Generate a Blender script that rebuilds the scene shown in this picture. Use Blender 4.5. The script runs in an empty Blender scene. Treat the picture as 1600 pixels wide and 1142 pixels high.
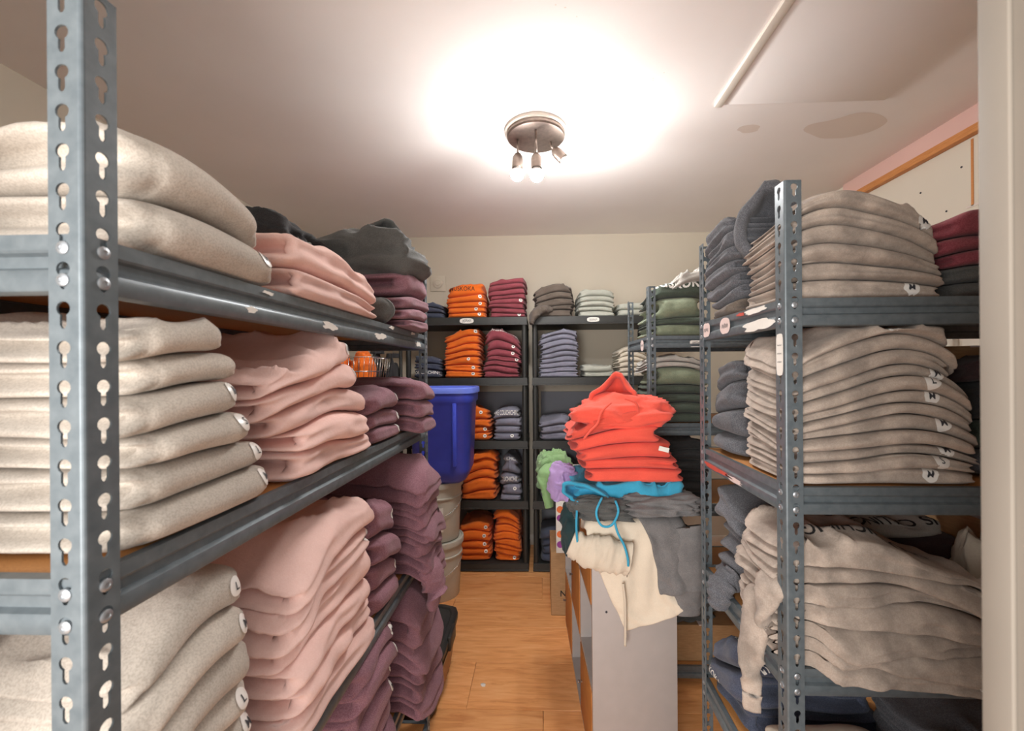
import bpy, bmesh, math, random
import numpy as np
from math import pi, sin, cos, radians
from mathutils import Vector, Matrix
from mathutils.bvhtree import BVHTree

scene = bpy.context.scene
COL = scene.collection
rnd = random.Random(7)

# ------------------------------------------------------------------ camera
cam_d = bpy.data.cameras.new('camera')
cam_d.sensor_width = 36.0
cam_d.lens = 650.0 / 1600.0 * 36.0
cam_d.shift_x = -22.3 / 1600.0
cam_d.shift_y = 7.0 / 1600.0
cam_d.clip_start = 0.02
cam_d.dof.use_dof = True
cam_d.dof.focus_distance = 2.1
cam_d.dof.aperture_fstop = 6.3
cam = bpy.data.objects.new('camera', cam_d)
COL.objects.link(cam)
cam.matrix_world = (Matrix.Translation((0, 0, 1.45)) @ Matrix.Rotation(radians(2.0), 4, 'Z')
                    @ Matrix.Rotation(radians(90), 4, 'X') @ Matrix.Rotation(radians(-0.4), 4, 'Z'))
scene.camera = cam

# ------------------------------------------------------------------ world, lights, exposure
world = bpy.data.worlds.new('world')
scene.world = world
world.use_nodes = True
world.node_tree.nodes['Background'].inputs[0].default_value = (1.0, 0.985, 0.97, 1)
world.node_tree.nodes['Background'].inputs[1].default_value = 0.8

BULB_STRENGTH = 312.0            # the three bulbs of the ceiling lamp
hall = bpy.data.lights.new('hall_fill', 'AREA')   # fill added behind the camera for light through the doorway; source unseen
hall.shape = 'RECTANGLE'; hall.size = 1.2; hall.size_y = 1.3
hall.energy = 50.0
hall.color = (1.0, 0.97, 0.94)
hall_fill_o = bpy.data.objects.new('hall_fill', hall)
COL.objects.link(hall_fill_o)
hall_fill_o.location = (-0.72, -1.3, 1.3)
hall_fill_o.rotation_euler = (radians(112), 0, radians(-16))

vs = scene.view_settings
vs.view_transform = 'Standard'; vs.look = 'None'
vs.exposure = 0.68; vs.gamma = 1.0; vs.use_curve_mapping = False
scene.cycles.use_denoising = True
scene.cycles.max_bounces = 8
scene.cycles.diffuse_bounces = 7
scene.cycles.sample_clamp_indirect = 6.0

# ------------------------------------------------------------------ helpers: colour, materials
def lin(r, g, b):
    f = lambda c: (c / 255 / 12.92) if c / 255 <= 0.04045 else ((c / 255 + 0.055) / 1.055) ** 2.4
    return (f(r), f(g), f(b), 1.0)

def new_mat(name):
    m = bpy.data.materials.new(name); m.use_nodes = True
    nt = m.node_tree
    return m, nt, nt.nodes['Principled BSDF']

def N(nt, kind, **kw):
    n = nt.nodes.new(kind)
    for k, v in kw.items():
        if k in n.inputs: n.inputs[k].default_value = v
        else: setattr(n, k, v)
    return n

def ramp(nt, fac, stops):
    r = nt.nodes.new('ShaderNodeValToRGB')
    el = r.color_ramp.elements
    while len(el) < len(stops): el.new(0.5)
    for e, (p, c) in zip(el, stops): e.position = p; e.color = c
    nt.links.new(fac, r.inputs[0])
    return r

def mixc(nt, fac, a, b, mode='MIX'):
    m = nt.nodes.new('ShaderNodeMix'); m.data_type = 'RGBA'; m.blend_type = mode
    for s, v in ((m.inputs[0], fac), (m.inputs[6], a), (m.inputs[7], b)):
        if hasattr(v, 'links'): nt.links.new(v, s)
        else: s.default_value = v
    return m.outputs[2]

def plain(name, col, rough=0.6, metal=0.0, noise=0.06, scale=30, bump=0.0, spec=0.5):
    m, nt, p = new_mat(name)
    tc = N(nt, 'ShaderNodeTexCoord')
    nz = N(nt, 'ShaderNodeTexNoise', Scale=scale, Detail=4.0)
    nt.links.new(tc.outputs['Object'], nz.inputs['Vector'])
    d = tuple(c * (1 - noise * 2) for c in col[:3]) + (1,)
    l = tuple(min(1, c * (1 + noise)) for c in col[:3]) + (1,)
    r = ramp(nt, nz.outputs[0], [(0.3, d), (0.7, l)])
    nt.links.new(r.outputs[0], p.inputs['Base Color'])
    p.inputs['Roughness'].default_value = rough
    p.inputs['Metallic'].default_value = metal
    p.inputs['Specular IOR Level'].default_value = spec
    if bump:
        b = N(nt, 'ShaderNodeBump', Strength=bump, Distance=0.004)
        nt.links.new(nz.outputs[0], b.inputs['Height']); nt.links.new(b.outputs[0], p.inputs['Normal'])
    return m

def fabric(name, base, fleck=None, amount=0.35, mottle=0.10, mscale=9.0, sheen=0.12, grain=420.0):
    """knit cotton: fine heather flecks, soft large mottling, nap bump"""
    m, nt, p = new_mat(name)
    tc = N(nt, 'ShaderNodeTexCoord')
    oi = N(nt, 'ShaderNodeObjectInfo')
    fine = N(nt, 'ShaderNodeTexNoise', Scale=grain, Detail=3.0)
    big = N(nt, 'ShaderNodeTexNoise', Scale=mscale, Detail=5.0, Roughness=0.6)
    for n in (fine, big): nt.links.new(tc.outputs['Object'], n.inputs['Vector'])
    fleck = fleck or tuple(min(1, c * 1.25) for c in base[:3]) + (1,)
    r1 = ramp(nt, fine.outputs[0], [(0.42, (0, 0, 0, 1)), (0.62, (amount, amount, amount, 1))])
    c1 = mixc(nt, r1.outputs[0], base, fleck)
    lo, hi = 1 - mottle * 1.6, 1 + mottle
    r2 = ramp(nt, big.outputs[0], [(0.35, (lo, lo, lo, 1)), (0.68, (hi, hi, hi, 1))])
    c2 = mixc(nt, 1.0, c1, r2.outputs[0], 'MULTIPLY')
    mr = N(nt, 'ShaderNodeMapRange'); mr.inputs['To Min'].default_value = 0.90; mr.inputs['To Max'].default_value = 1.08
    nt.links.new(oi.outputs['Random'], mr.inputs['Value'])
    hs = N(nt, 'ShaderNodeHueSaturation')
    nt.links.new(c2, hs.inputs['Color']); nt.links.new(mr.outputs[0], hs.inputs['Value'])
    nt.links.new(hs.outputs[0], p.inputs['Base Color'])
    p.inputs['Roughness'].default_value = 0.92
    p.inputs['Specular IOR Level'].default_value = 0.15
    p.inputs['Sheen Weight'].default_value = sheen
    p.inputs['Sheen Roughness'].default_value = 0.6
    mid = N(nt, 'ShaderNodeTexNoise', Scale=38.0, Detail=4.0)
    nt.links.new(tc.outputs['Object'], mid.inputs['Vector'])
    b1 = N(nt, 'ShaderNodeBump', Strength=0.35, Distance=0.006)
    b2 = N(nt, 'ShaderNodeBump', Strength=0.25, Distance=0.0012)
    nt.links.new(mid.outputs[0], b1.inputs['Height'])
    nt.links.new(fine.outputs[0], b2.inputs['Height']); nt.links.new(b1.outputs[0], b2.inputs['Normal'])
    nt.links.new(b2.outputs[0], p.inputs['Normal'])
    return m

M = {}
M['cream'] = fabric('cream_heather_fleece', lin(194, 184, 172), lin(156, 145, 133), 0.5, 0.06, 14)
M['pink'] = fabric('pink_fleece', lin(232, 194, 184), lin(240, 208, 200), 0.4, 0.05)
M['purple'] = fabric('plum_heather_fleece', lin(130, 90, 100), lin(164, 126, 136), 0.55, 0.08)
M['black'] = fabric('black_fleece', lin(46, 46, 47), lin(70, 70, 70), 0.4, 0.12)
M['darkgrey'] = fabric('dark_grey_fleece', lin(84, 84, 82), lin(112, 112, 110), 0.4, 0.1)
M['charcoal'] = fabric('charcoal_heather_fleece', lin(82, 83, 88), lin(126, 126, 130), 0.55, 0.14)
M['taupe'] = fabric('taupe_washed_fleece', lin(172, 157, 144), lin(196, 182, 170), 0.4, 0.21, 16)
M['umber'] = fabric('brown_grey_fleece', lin(96, 86, 78), lin(120, 110, 100), 0.5, 0.1)
M['orange'] = fabric('orange_cotton', lin(228, 110, 34), lin(234, 124, 48), 0.3, 0.05)
M['maroon'] = fabric('maroon_heather_fleece', lin(138, 64, 74), lin(166, 92, 100), 0.5, 0.1)
M['navy'] = fabric('navy_cotton', lin(64, 70, 88), lin(96, 102, 118), 0.5, 0.1)
M['slate'] = fabric('slate_blue_cotton', lin(124, 124, 140), lin(150, 150, 162), 0.5, 0.1)
M['sage'] = fabric('pale_sage_cotton', lin(184, 186, 174), lin(160, 162, 150), 0.4, 0.07)
M['ivory'] = fabric('ivory_cotton', lin(218, 208, 190), lin(200, 188, 170), 0.4, 0.06)
M['palegrey'] = fabric('pale_grey_cotton', lin(176, 172, 164), lin(150, 146, 140), 0.5, 0.08)
M['green'] = fabric('moss_green_fleece', lin(116, 126, 104), lin(150, 156, 132), 0.5, 0.12)
M['darkgreen'] = fabric('dark_green_fleece', lin(70, 80, 70), lin(96, 106, 94), 0.5, 0.12)
M['coral'] = fabric('coral_fleece', lin(226, 86, 70), lin(234, 104, 86), 0.3, 0.04)
M['turquoise'] = fabric('turquoise_fleece', lin(58, 156, 190), lin(84, 174, 206), 0.3, 0.05)
M['smoke'] = fabric('smoke_grey_fleece', lin(112, 110, 110), lin(138, 134, 132), 0.5, 0.12, 12)
M['bone'] = fabric('bone_white_fleece', lin(216, 203, 184), lin(206, 191, 170), 0.4, 0.04)
M['lilac'] = fabric('lilac_cotton', lin(178, 150, 200), lin(196, 170, 214), 0.3, 0.05)
M['leaf'] = fabric('leaf_green_cotton', lin(128, 164, 112), lin(146, 180, 130), 0.3, 0.05)
M['teal'] = fabric('teal_cotton', lin(48, 74, 78), lin(66, 92, 96), 0.3, 0.08)
M['aubergine'] = fabric('aubergine_fleece', lin(66, 48, 48), lin(88, 66, 64), 0.4, 0.1)
M['print_white'] = plain('white_print', lin(232, 230, 224), 0.7, 0, 0.03)
M['print_black'] = plain('black_print', lin(34, 32, 32), 0.7, 0, 0.05)
M['print_brown'] = plain('brown_print', lin(84, 36, 14), 0.7, 0, 0.05)
M['sticker'] = plain('white_sticker', lin(236, 232, 226), 0.35, 0, 0.02)
M['ink'] = plain('ink', lin(52, 52, 58), 0.6, 0, 0.05)
M['label_tape'] = plain('pinkish_label_tape', lin(226, 206, 200), 0.4, 0, 0.04)
M['red_ink'] = plain('red_smear', lin(196, 84, 70), 0.5, 0, 0.08)

def metal_mat():
    m, nt, p = new_mat('blue_grey_painted_steel')
    tc = N(nt, 'ShaderNodeTexCoord')
    nz = N(nt, 'ShaderNodeTexNoise', Scale=60.0, Detail=5.0)
    n2 = N(nt, 'ShaderNodeTexNoise', Scale=9.0, Detail=6.0, Roughness=0.7)
    for n in (nz, n2): nt.links.new(tc.outputs['Object'], n.inputs['Vector'])
    r = ramp(nt, nz.outputs[0], [(0.3, lin(92, 101, 106)), (0.7, lin(110, 118, 122))])
    r2 = ramp(nt, n2.outputs[0], [(0.70, (0, 0, 0, 1)), (0.76, (1, 1, 1, 1))])
    c = mixc(nt, r2.outputs[0], r.outputs[0], lin(150, 152, 150))
    nt.links.new(c, p.inputs['Base Color'])
    p.inputs['Roughness'].default_value = 0.38
    p.inputs['Metallic'].default_value = 0.25
    return m
M['steel'] = metal_mat()
M['rivet'] = plain('zinc_rivet', lin(170, 174, 178), 0.42, 0.7, 0.08)

def board_mat(name, a, b, scale=(3, 3, 60)):
    m, nt, p = new_mat(name)
    tc = N(nt, 'ShaderNodeTexCoord')
    mp = N(nt, 'ShaderNodeMapping'); mp.inputs['Scale'].default_value = scale
    nz = N(nt, 'ShaderNodeTexNoise', Scale=6.0, Detail=6.0, Roughness=0.65)
    nt.links.new(tc.outputs['Object'], mp.inputs[0]); nt.links.new(mp.outputs[0], nz.inputs['Vector'])
    r = ramp(nt, nz.outputs[0], [(0.3, a), (0.7, b)])
    nt.links.new(r.outputs[0], p.inputs['Base Color'])
    p.inputs['Roughness'].default_value = 0.6
    return m
M['board'] = board_mat('particle_board', lin(176, 118, 62), lin(206, 148, 88), (60, 60, 60))
M['oakdoor'] = board_mat('oak_melamine', lin(168, 104, 48), lin(194, 128, 66), (14, 14, 2))
M['melamine'] = plain('white_melamine', lin(172, 164, 160), 0.45, 0, 0.02, 20)
M['plastic_black'] = plain('black_plastic', lin(46, 47, 45), 0.45, 0, 0.08, 30)
M['card'] = board_mat('corrugated_cardboard', lin(158, 122, 84), lin(184, 146, 104), (4, 4, 30))
M['blueplastic'] = plain('blue_plastic', lin(70, 88, 216), 0.35, 0, 0.04, 12)
M['blueplastic_rim'] = plain('light_blue_rim', lin(110, 132, 228), 0.35, 0, 0.03, 12)
M['pail'] = plain('pale_grey_pail', lin(196, 194, 182), 0.4, 0, 0.04, 20)
M['paper'] = plain('paper_label', lin(230, 226, 218), 0.6, 0, 0.03, 30)
M['wire'] = plain('chrome_wire', lin(176, 176, 172), 0.25, 0.85, 0.05)
M['nickel'] = plain('brushed_nickel', lin(128, 114, 105), 0.36, 0.8, 0.1, 50)
M['trimwhite'] = plain('white_trim_paint', lin(224, 216, 204), 0.5, 0, 0.03, 12)
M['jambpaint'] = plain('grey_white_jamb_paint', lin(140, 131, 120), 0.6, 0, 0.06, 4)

def wall_paint(name, col, rough=0.85, stain=None):
    m, nt, p = new_mat(name)
    tc = N(nt, 'ShaderNodeTexCoord')
    nz = N(nt, 'ShaderNodeTexNoise', Scale=1.6, Detail=5.0)
    nt.links.new(tc.outputs['Object'], nz.inputs['Vector'])
    d = tuple(c * 0.95 for c in col[:3]) + (1,)
    r = ramp(nt, nz.outputs[0], [(0.35, d), (0.65, col)])
    nt.links.new(r.outputs[0], p.inputs['Base Color'])
    fine = N(nt, 'ShaderNodeTexNoise', Scale=160.0, Detail=3.0)
    nt.links.new(tc.outputs['Object'], fine.inputs['Vector'])
    b = N(nt, 'ShaderNodeBump', Strength=0.06, Distance=0.003)
    nt.links.new(fine.outputs[0], b.inputs['Height']); nt.links.new(b.outputs[0], p.inputs['Normal'])
    p.inputs['Roughness'].default_value = rough
    p.inputs['Specular IOR Level'].default_value = 0.25
    return m
M['wall'] = wall_paint('warm_white_wall', lin(208, 199, 182))
M['wall_right'] = wall_paint('plain_drywall', lin(230, 222, 206))
M['ceiling'] = wall_paint('ceiling_paint', lin(248, 243, 240))
M['stain'] = wall_paint('water_stain', lin(233, 222, 213))
M['lowerwall'] = wall_paint('grey_blue_panel', lin(150, 152, 160))
M['pinkboard'] = wall_paint('pink_board', lin(234, 196, 186))
M['rawwood'] = board_mat('raw_pine', lin(198, 126, 66), lin(222, 156, 94), (3, 3, 40))

def floor_mat():
    m, nt, p = new_mat('maple_laminate')
    tc = N(nt, 'ShaderNodeTexCoord'); oi = N(nt, 'ShaderNodeObjectInfo')
    add = nt.nodes.new('ShaderNodeVectorMath'); add.operation = 'ADD'
    sc = nt.nodes.new('ShaderNodeVectorMath'); sc.operation = 'SCALE'; sc.inputs[3].default_value = 9.0
    cmb = N(nt, 'ShaderNodeCombineXYZ')
    for i in range(3): nt.links.new(oi.outputs['Random'], cmb.inputs[i])
    nt.links.new(cmb.outputs[0], sc.inputs[0]); nt.links.new(tc.outputs['Object'], add.inputs[0]); nt.links.new(sc.outputs[0], add.inputs[1])
    mp = N(nt, 'ShaderNodeMapping'); mp.inputs['Scale'].default_value = (1.6, 14, 1)
    nt.links.new(add.outputs[0], mp.inputs[0])
    nz = N(nt, 'ShaderNodeTexNoise', Scale=3.2, Detail=7.0, Roughness=0.62, Distortion=0.6)
    nt.links.new(mp.outputs[0], nz.inputs['Vector'])
    r = ramp(nt, nz.outputs[0], [(0.28, lin(214, 140, 82)), (0.5, lin(238, 170, 108)), (0.72, lin(248, 190, 132))])
    mr = N(nt, 'ShaderNodeMapRange'); mr.inputs['To Min'].default_value = 0.93; mr.inputs['To Max'].default_value = 1.05
    nt.links.new(oi.outputs['Random'], mr.inputs['Value'])
    hs = N(nt, 'ShaderNodeHueSaturation')
    nt.links.new(r.outputs[0], hs.inputs['Color']); nt.links.new(mr.outputs[0], hs.inputs['Value'])
    nt.links.new(hs.outputs[0], p.inputs['Base Color'])
    p.inputs['Roughness'].default_value = 0.35
    return m
M['floor'] = floor_mat()
def emit_mat(name, col, s):
    m, nt, p = new_mat(name)
    p.inputs['Base Color'].default_value = (1, 1, 1, 1)
    p.inputs['Emission Color'].default_value = col
    p.inputs['Emission Strength'].default_value = s
    return m
M['bulb'] = emit_mat('glowing_bulb', (1.0, 0.985, 0.97, 1), BULB_STRENGTH)

# ------------------------------------------------------------------ helpers: noise
def _hash(ix, iy, iz, seed):
    h = (ix * 374761393 + iy * 668265263 + iz * 2147483647 + seed * 974711) & 0xFFFFFFFF
    h = ((h ^ (h >> 13)) * 1274126177) & 0xFFFFFFFF
    h = (h ^ (h >> 16)) & 0xFFFFFFFF
    return h.astype(np.float64) / 4294967295.0
def noise3(x, y, z, seed=0):
    """value noise in [-1, 1]"""
    x, y, z = np.broadcast_arrays(np.asarray(x, float), np.asarray(y, float), np.asarray(z, float))
    ix, iy, iz = np.floor(x).astype(np.int64), np.floor(y).astype(np.int64), np.floor(z).astype(np.int64)
    fx, fy, fz = x - ix, y - iy, z - iz
    fx, fy, fz = (f * f * f * (f * (f * 6 - 15) + 10) for f in (fx, fy, fz))
    r = 0
    for a in (0, 1):
        for b in (0, 1):
            for c in (0, 1):
                w = (fx if a else 1 - fx) * (fy if b else 1 - fy) * (fz if c else 1 - fz)
                r = r + w * _hash(ix + a, iy + b, iz + c, seed)
    return r * 2 - 1
def noise2(x, y, seed=0): return noise3(x, y, 0.37, seed)

# ------------------------------------------------------------------ helpers: objects and meshes
def link(o, parent=None):
    COL.objects.link(o)
    if parent is not None: o.parent = parent
    return o
def tag(o, label, cat, group=None):
    o['label'] = label; o['category'] = cat
    if group: o['group'] = group
    return o
def empty(name, loc, label=None, cat=None, group=None, rotz=0.0):
    o = bpy.data.objects.new(name, None); link(o)
    o.location = loc; o.rotation_euler = (0, 0, rotz); o.empty_display_size = 0.1
    if label: tag(o, label, cat, group)
    return o

def mesh_np(name, verts, faces, smooth=True):
    """verts (n,3), faces: int array (m,4) or list of index lists"""
    me = bpy.data.meshes.new(name)
    if isinstance(faces, np.ndarray):
        n, k = faces.shape
        me.vertices.add(len(verts)); me.vertices.foreach_set('co', np.asarray(verts, np.float32).ravel())
        me.loops.add(n * k); me.loops.foreach_set('vertex_index', faces.astype(np.int32).ravel())
        me.polygons.add(n)
        me.polygons.foreach_set('loop_start', np.arange(0, n * k, k, dtype=np.int32))
        me.update(calc_edges=True)
    else:
        me.from_pydata([tuple(v) for v in verts], [], faces); me.update()
    me.polygons.foreach_set('use_smooth', np.full(len(me.polygons), smooth, dtype=bool))
    return me
def obj(name, me, mat, parent=None, loc=(0, 0, 0), rot=(0, 0, 0)):
    o = bpy.data.objects.new(name, me)
    if mat is not None and len(me.materials) == 0: me.materials.append(mat)
    link(o, parent); o.location = loc; o.rotation_euler = rot
    return o
def structure(o): o['kind'] = 'structure'; return o

def box_me(x0, x1, y0, y1, z0, z1, bevel=0.0, seg=2):
    bm = bmesh.new()
    bmesh.ops.create_cube(bm, size=1.0)
    for v in bm.verts:
        v.co = Vector(((x0 + x1) / 2 + v.co.x * (x1 - x0), (y0 + y1) / 2 + v.co.y * (y1 - y0), (z0 + z1) / 2 + v.co.z * (z1 - z0)))
    if bevel: bmesh.ops.bevel(bm, geom=bm.edges[:], offset=bevel, segments=seg, affect='EDGES', profile=0.5)
    me = bpy.data.meshes.new('box'); bm.to_mesh(me); bm.free()
    if bevel: me.polygons.foreach_set('use_smooth', np.full(len(me.polygons), True)); 
    if bevel: me.set_sharp_from_angle(angle=radians(40))
    return me
def box(name, b, mat, parent=None, bevel=0.0, seg=2):
    """box given in parent space, its origin at its centre"""
    x0, x1, y0, y1, z0, z1 = b
    c = ((x0 + x1) / 2, (y0 + y1) / 2, (z0 + z1) / 2)
    me = box_me(x0 - c[0], x1 - c[0], y0 - c[1], y1 - c[1], z0 - c[2], z1 - c[2], bevel, seg)
    return obj(name, me, mat, parent, c)

def lathe_me(profile, n=32, close=True):
    """profile [(r, z)] -> mesh about Z"""
    vs_, fs = [], []
    for r, z in profile:
        for k in range(n):
            a = 2 * pi * k / n; vs_.append((r * cos(a), r * sin(a), z))
    for i in range(len(profile) - 1):
        for k in range(n):
            k2 = (k + 1) % n
            fs.append((i * n + k, i * n + k2, (i + 1) * n + k2, (i + 1) * n + k))
    if close:
        fs.append(tuple(reversed(range(n)))); L = (len(profile) - 1) * n
        fs.append(tuple(range(L, L + n)))
    me = bpy.data.meshes.new('lathe'); me.from_pydata(vs_, [], fs); me.update()
    bm = bmesh.new(); bm.from_mesh(me); bmesh.ops.recalc_face_normals(bm, faces=bm.faces); bm.to_mesh(me); bm.free()
    me.polygons.foreach_set('use_smooth', np.full(len(me.polygons), True))
    me.set_sharp_from_angle(angle=radians(38))
    return me

def tube_me(pts, rad, n=8, closed=False):
    P = np.array(pts, float); m = len(P)
    rad = np.broadcast_to(np.asarray(rad, float), (m,))
    T = np.gradient(P, axis=0); T /= np.linalg.norm(T, axis=1)[:, None] + 1e-12
    up = np.array([0, 0, 1.0]) if abs(T[0][2]) < 0.9 else np.array([1.0, 0, 0])
    A = []
    a = up - T[0] * (up @ T[0]); a /= np.linalg.norm(a)
    for i in range(m):
        a = a - T[i] * (a @ T[i]); a /= np.linalg.norm(a) + 1e-12; A.append(a.copy())
    A = np.array(A); B = np.cross(T, A)
    th = np.arange(n) * 2 * pi / n
    V = (P[:, None, :] + rad[:, None, None] * (np.cos(th)[None, :, None] * A[:, None, :] + np.sin(th)[None, :, None] * B[:, None, :])).reshape(-1, 3)
    F = []
    for i in range(m - 1):
        for k in range(n):
            k2 = (k + 1) % n
            F.append((i * n + k, i * n + k2, (i + 1) * n + k2, (i + 1) * n + k))
    F.append(tuple(reversed(range(n)))); F.append(tuple(range((m - 1) * n, m * n)))
    return mesh_np('tube', V, F)
def tube(name, pts, rad, mat, parent=None, n=8):
    P = np.array(pts, float); c = P[0].copy()
    return obj(name, tube_me(P - c, rad, n), mat, parent, tuple(c))
def join_me(meshes):
    bm = bmesh.new()
    for me in meshes: bm.from_mesh(me)
    out = bpy.data.meshes.new('joined'); bm.to_mesh(out); bm.free()
    out.polygons.foreach_set('use_smooth', np.full(len(out.polygons), True))
    out.set_sharp_from_angle(angle=radians(40))
    return out
def spline(pts, n=30):
    P = np.array(pts, float); m = len(P)
    t = np.linspace(0, m - 1, n); out = []
    for q in t:
        i = min(int(q), m - 2); f = q - i
        p0, p1, p2, p3 = P[max(i - 1, 0)], P[i], P[i + 1], P[min(i + 2, m - 1)]
        out.append(0.5 * ((2 * p1) + (-p0 + p2) * f + (2 * p0 - 5 * p1 + 4 * p2 - p3) * f * f + (-p0 + 3 * p1 - 3 * p2 + p3) * f ** 3))
    return np.array(out)

# text as flat meshes, made once each
_text = {}
def text_flat(s, cut=0.09):
    if s in _text: return _text[s]
    cu = bpy.data.curves.new('t', 'FONT'); cu.body = s; cu.size = 1.0; cu.align_x = 'CENTER'; cu.align_y = 'CENTER'
    cu.resolution_u = 3; cu.offset = 0.012
    o = bpy.data.objects.new('t', cu); COL.objects.link(o)
    dg = bpy.context.evaluated_depsgraph_get()
    me = bpy.data.meshes.new_from_object(o.evaluated_get(dg))
    COL.objects.unlink(o); bpy.data.objects.remove(o)
    bm = bmesh.new(); bm.from_mesh(me); bpy.data.meshes.remove(me)
    bmesh.ops.remove_doubles(bm, verts=bm.verts, dist=1e-4)
    if cut:
        xs = [v.co.x for v in bm.verts]; x = min(xs)
        while x < max(xs):
            bmesh.ops.bisect_plane(bm, geom=bm.verts[:] + bm.edges[:] + bm.faces[:], plane_co=(x, 0, 0), plane_no=(1, 0, 0)); x += cut
        for y in np.arange(-0.6, 0.6, cut):
            bmesh.ops.bisect_plane(bm, geom=bm.verts[:] + bm.edges[:] + bm.faces[:], plane_co=(0, y, 0), plane_no=(0, 1, 0))
    bmesh.ops.triangulate(bm, faces=bm.faces[:])
    bm.verts.index_update()
    V = np.array([v.co[:] for v in bm.verts]); F = [[v.index for v in f.verts] for f in bm.faces]
    bm.free()
    V[:, :2] -= (V[:, :2].max(0) + V[:, :2].min(0)) / 2
    _text[s] = (V, F)
    return _text[s]
def disc_flat(rx=1.0, ry=1.0, n=20, rings=6):
    V = [(0, 0, 0)]; F = []
    for r in range(1, rings + 1):
        q = r / rings
        V += [(q * rx * cos(2 * pi * k / n), q * ry * sin(2 * pi * k / n), 0) for k in range(n)]
    for k in range(n):
        k2 = (k + 1) % n
        F.append([0, 1 + k, 1 + k2])
        for r in range(rings - 1):
            a = 1 + r * n; F.append([a + k, a + n + k, a + n + k2, a + k2])
    return np.array(V), F
def stroke_flat(pts, w=0.05, n=24):
    """a hand-written stroke as a flat ribbon"""
    P = spline([(a, b, 0) for a, b in pts], n); T = np.gradient(P, axis=0); T /= np.linalg.norm(T, axis=1)[:, None] + 1e-9
    S = np.stack([-T[:, 1], T[:, 0], 0 * T[:, 0]], 1) * w / 2
    V = np.concatenate([P + S, P - S]); F = [[i, i + 1, n + i + 1, n + i] for i in range(n - 1)]
    return V, F
def scribble(seed, w=1.0, h=0.3):
    r = random.Random(seed); k = 11
    return stroke_flat([(-w / 2 + w * i / (k - 1), r.uniform(0.25, 0.5) * h * (1 if i % 2 else -1)) for i in range(k)], 0.05, 50)

def conform(flat, bvh, org, xd, yd, size, cast, off, name, mat, parent, poff, arc=0.0, reach=0.12, lim=0.7, wrap=False, xs=1.0):
    """drop a flat outline onto a surface along 'cast'"""
    V, F = flat
    org, xd, yd, cast = (np.array(a, float) for a in (org, xd, yd, cast))
    keep = {}; out = []
    for i, v in enumerate(V):
        p = org + xd * v[0] * size * xs + yd * (v[1] * size - arc * (v[0] * size) ** 2)
        loc, nor, idx, d = bvh.ray_cast(Vector(p - cast * reach), Vector(cast), reach * 2.2)
        if loc is None:
            if not wrap: continue
            loc, nor, idx, d = bvh.find_nearest(Vector(p), size * 2.2 + .01)
            if loc is None: continue
        if nor.dot(Vector(cast)) > 0: nor = -nor
        keep[i] = len(out); out.append(np.array(loc) + np.array(nor) * off - np.array(poff))
    FF = [[keep[j] for j in f] for f in F if all(j in keep for j in f)]
    if len(FF) < 1: return None
    out = np.array(out)
    FF = [f for f in FF if max(np.linalg.norm(out[f[i]] - out[f[i - 1]]) for i in range(len(f))) < size * lim + 0.003]
    if not FF: return None
    c = out.mean(0)
    return obj(name, mesh_np(name, out - c, FF), mat, parent, tuple(c))

# ------------------------------------------------------------------ folded garments
FR = {'F': (np.array([1., 0, 0]), np.array([0, 1., 0])),     # front looks towards the door
      'L': (np.array([0, 1., 0]), np.array([-1., 0, 0])),    # left rack, front looks at the aisle
      'A': (np.array([0, -1., 0]), np.array([1., 0, 0]))}    # right rack, front looks at the aisle
ORD = ['', 'second', 'third', 'fourth', 'fifth', 'sixth', 'seventh', 'eighth', 'ninth', 'tenth', 'eleventh', 'twelfth', 'thirteenth']
TRI = [0]

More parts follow.
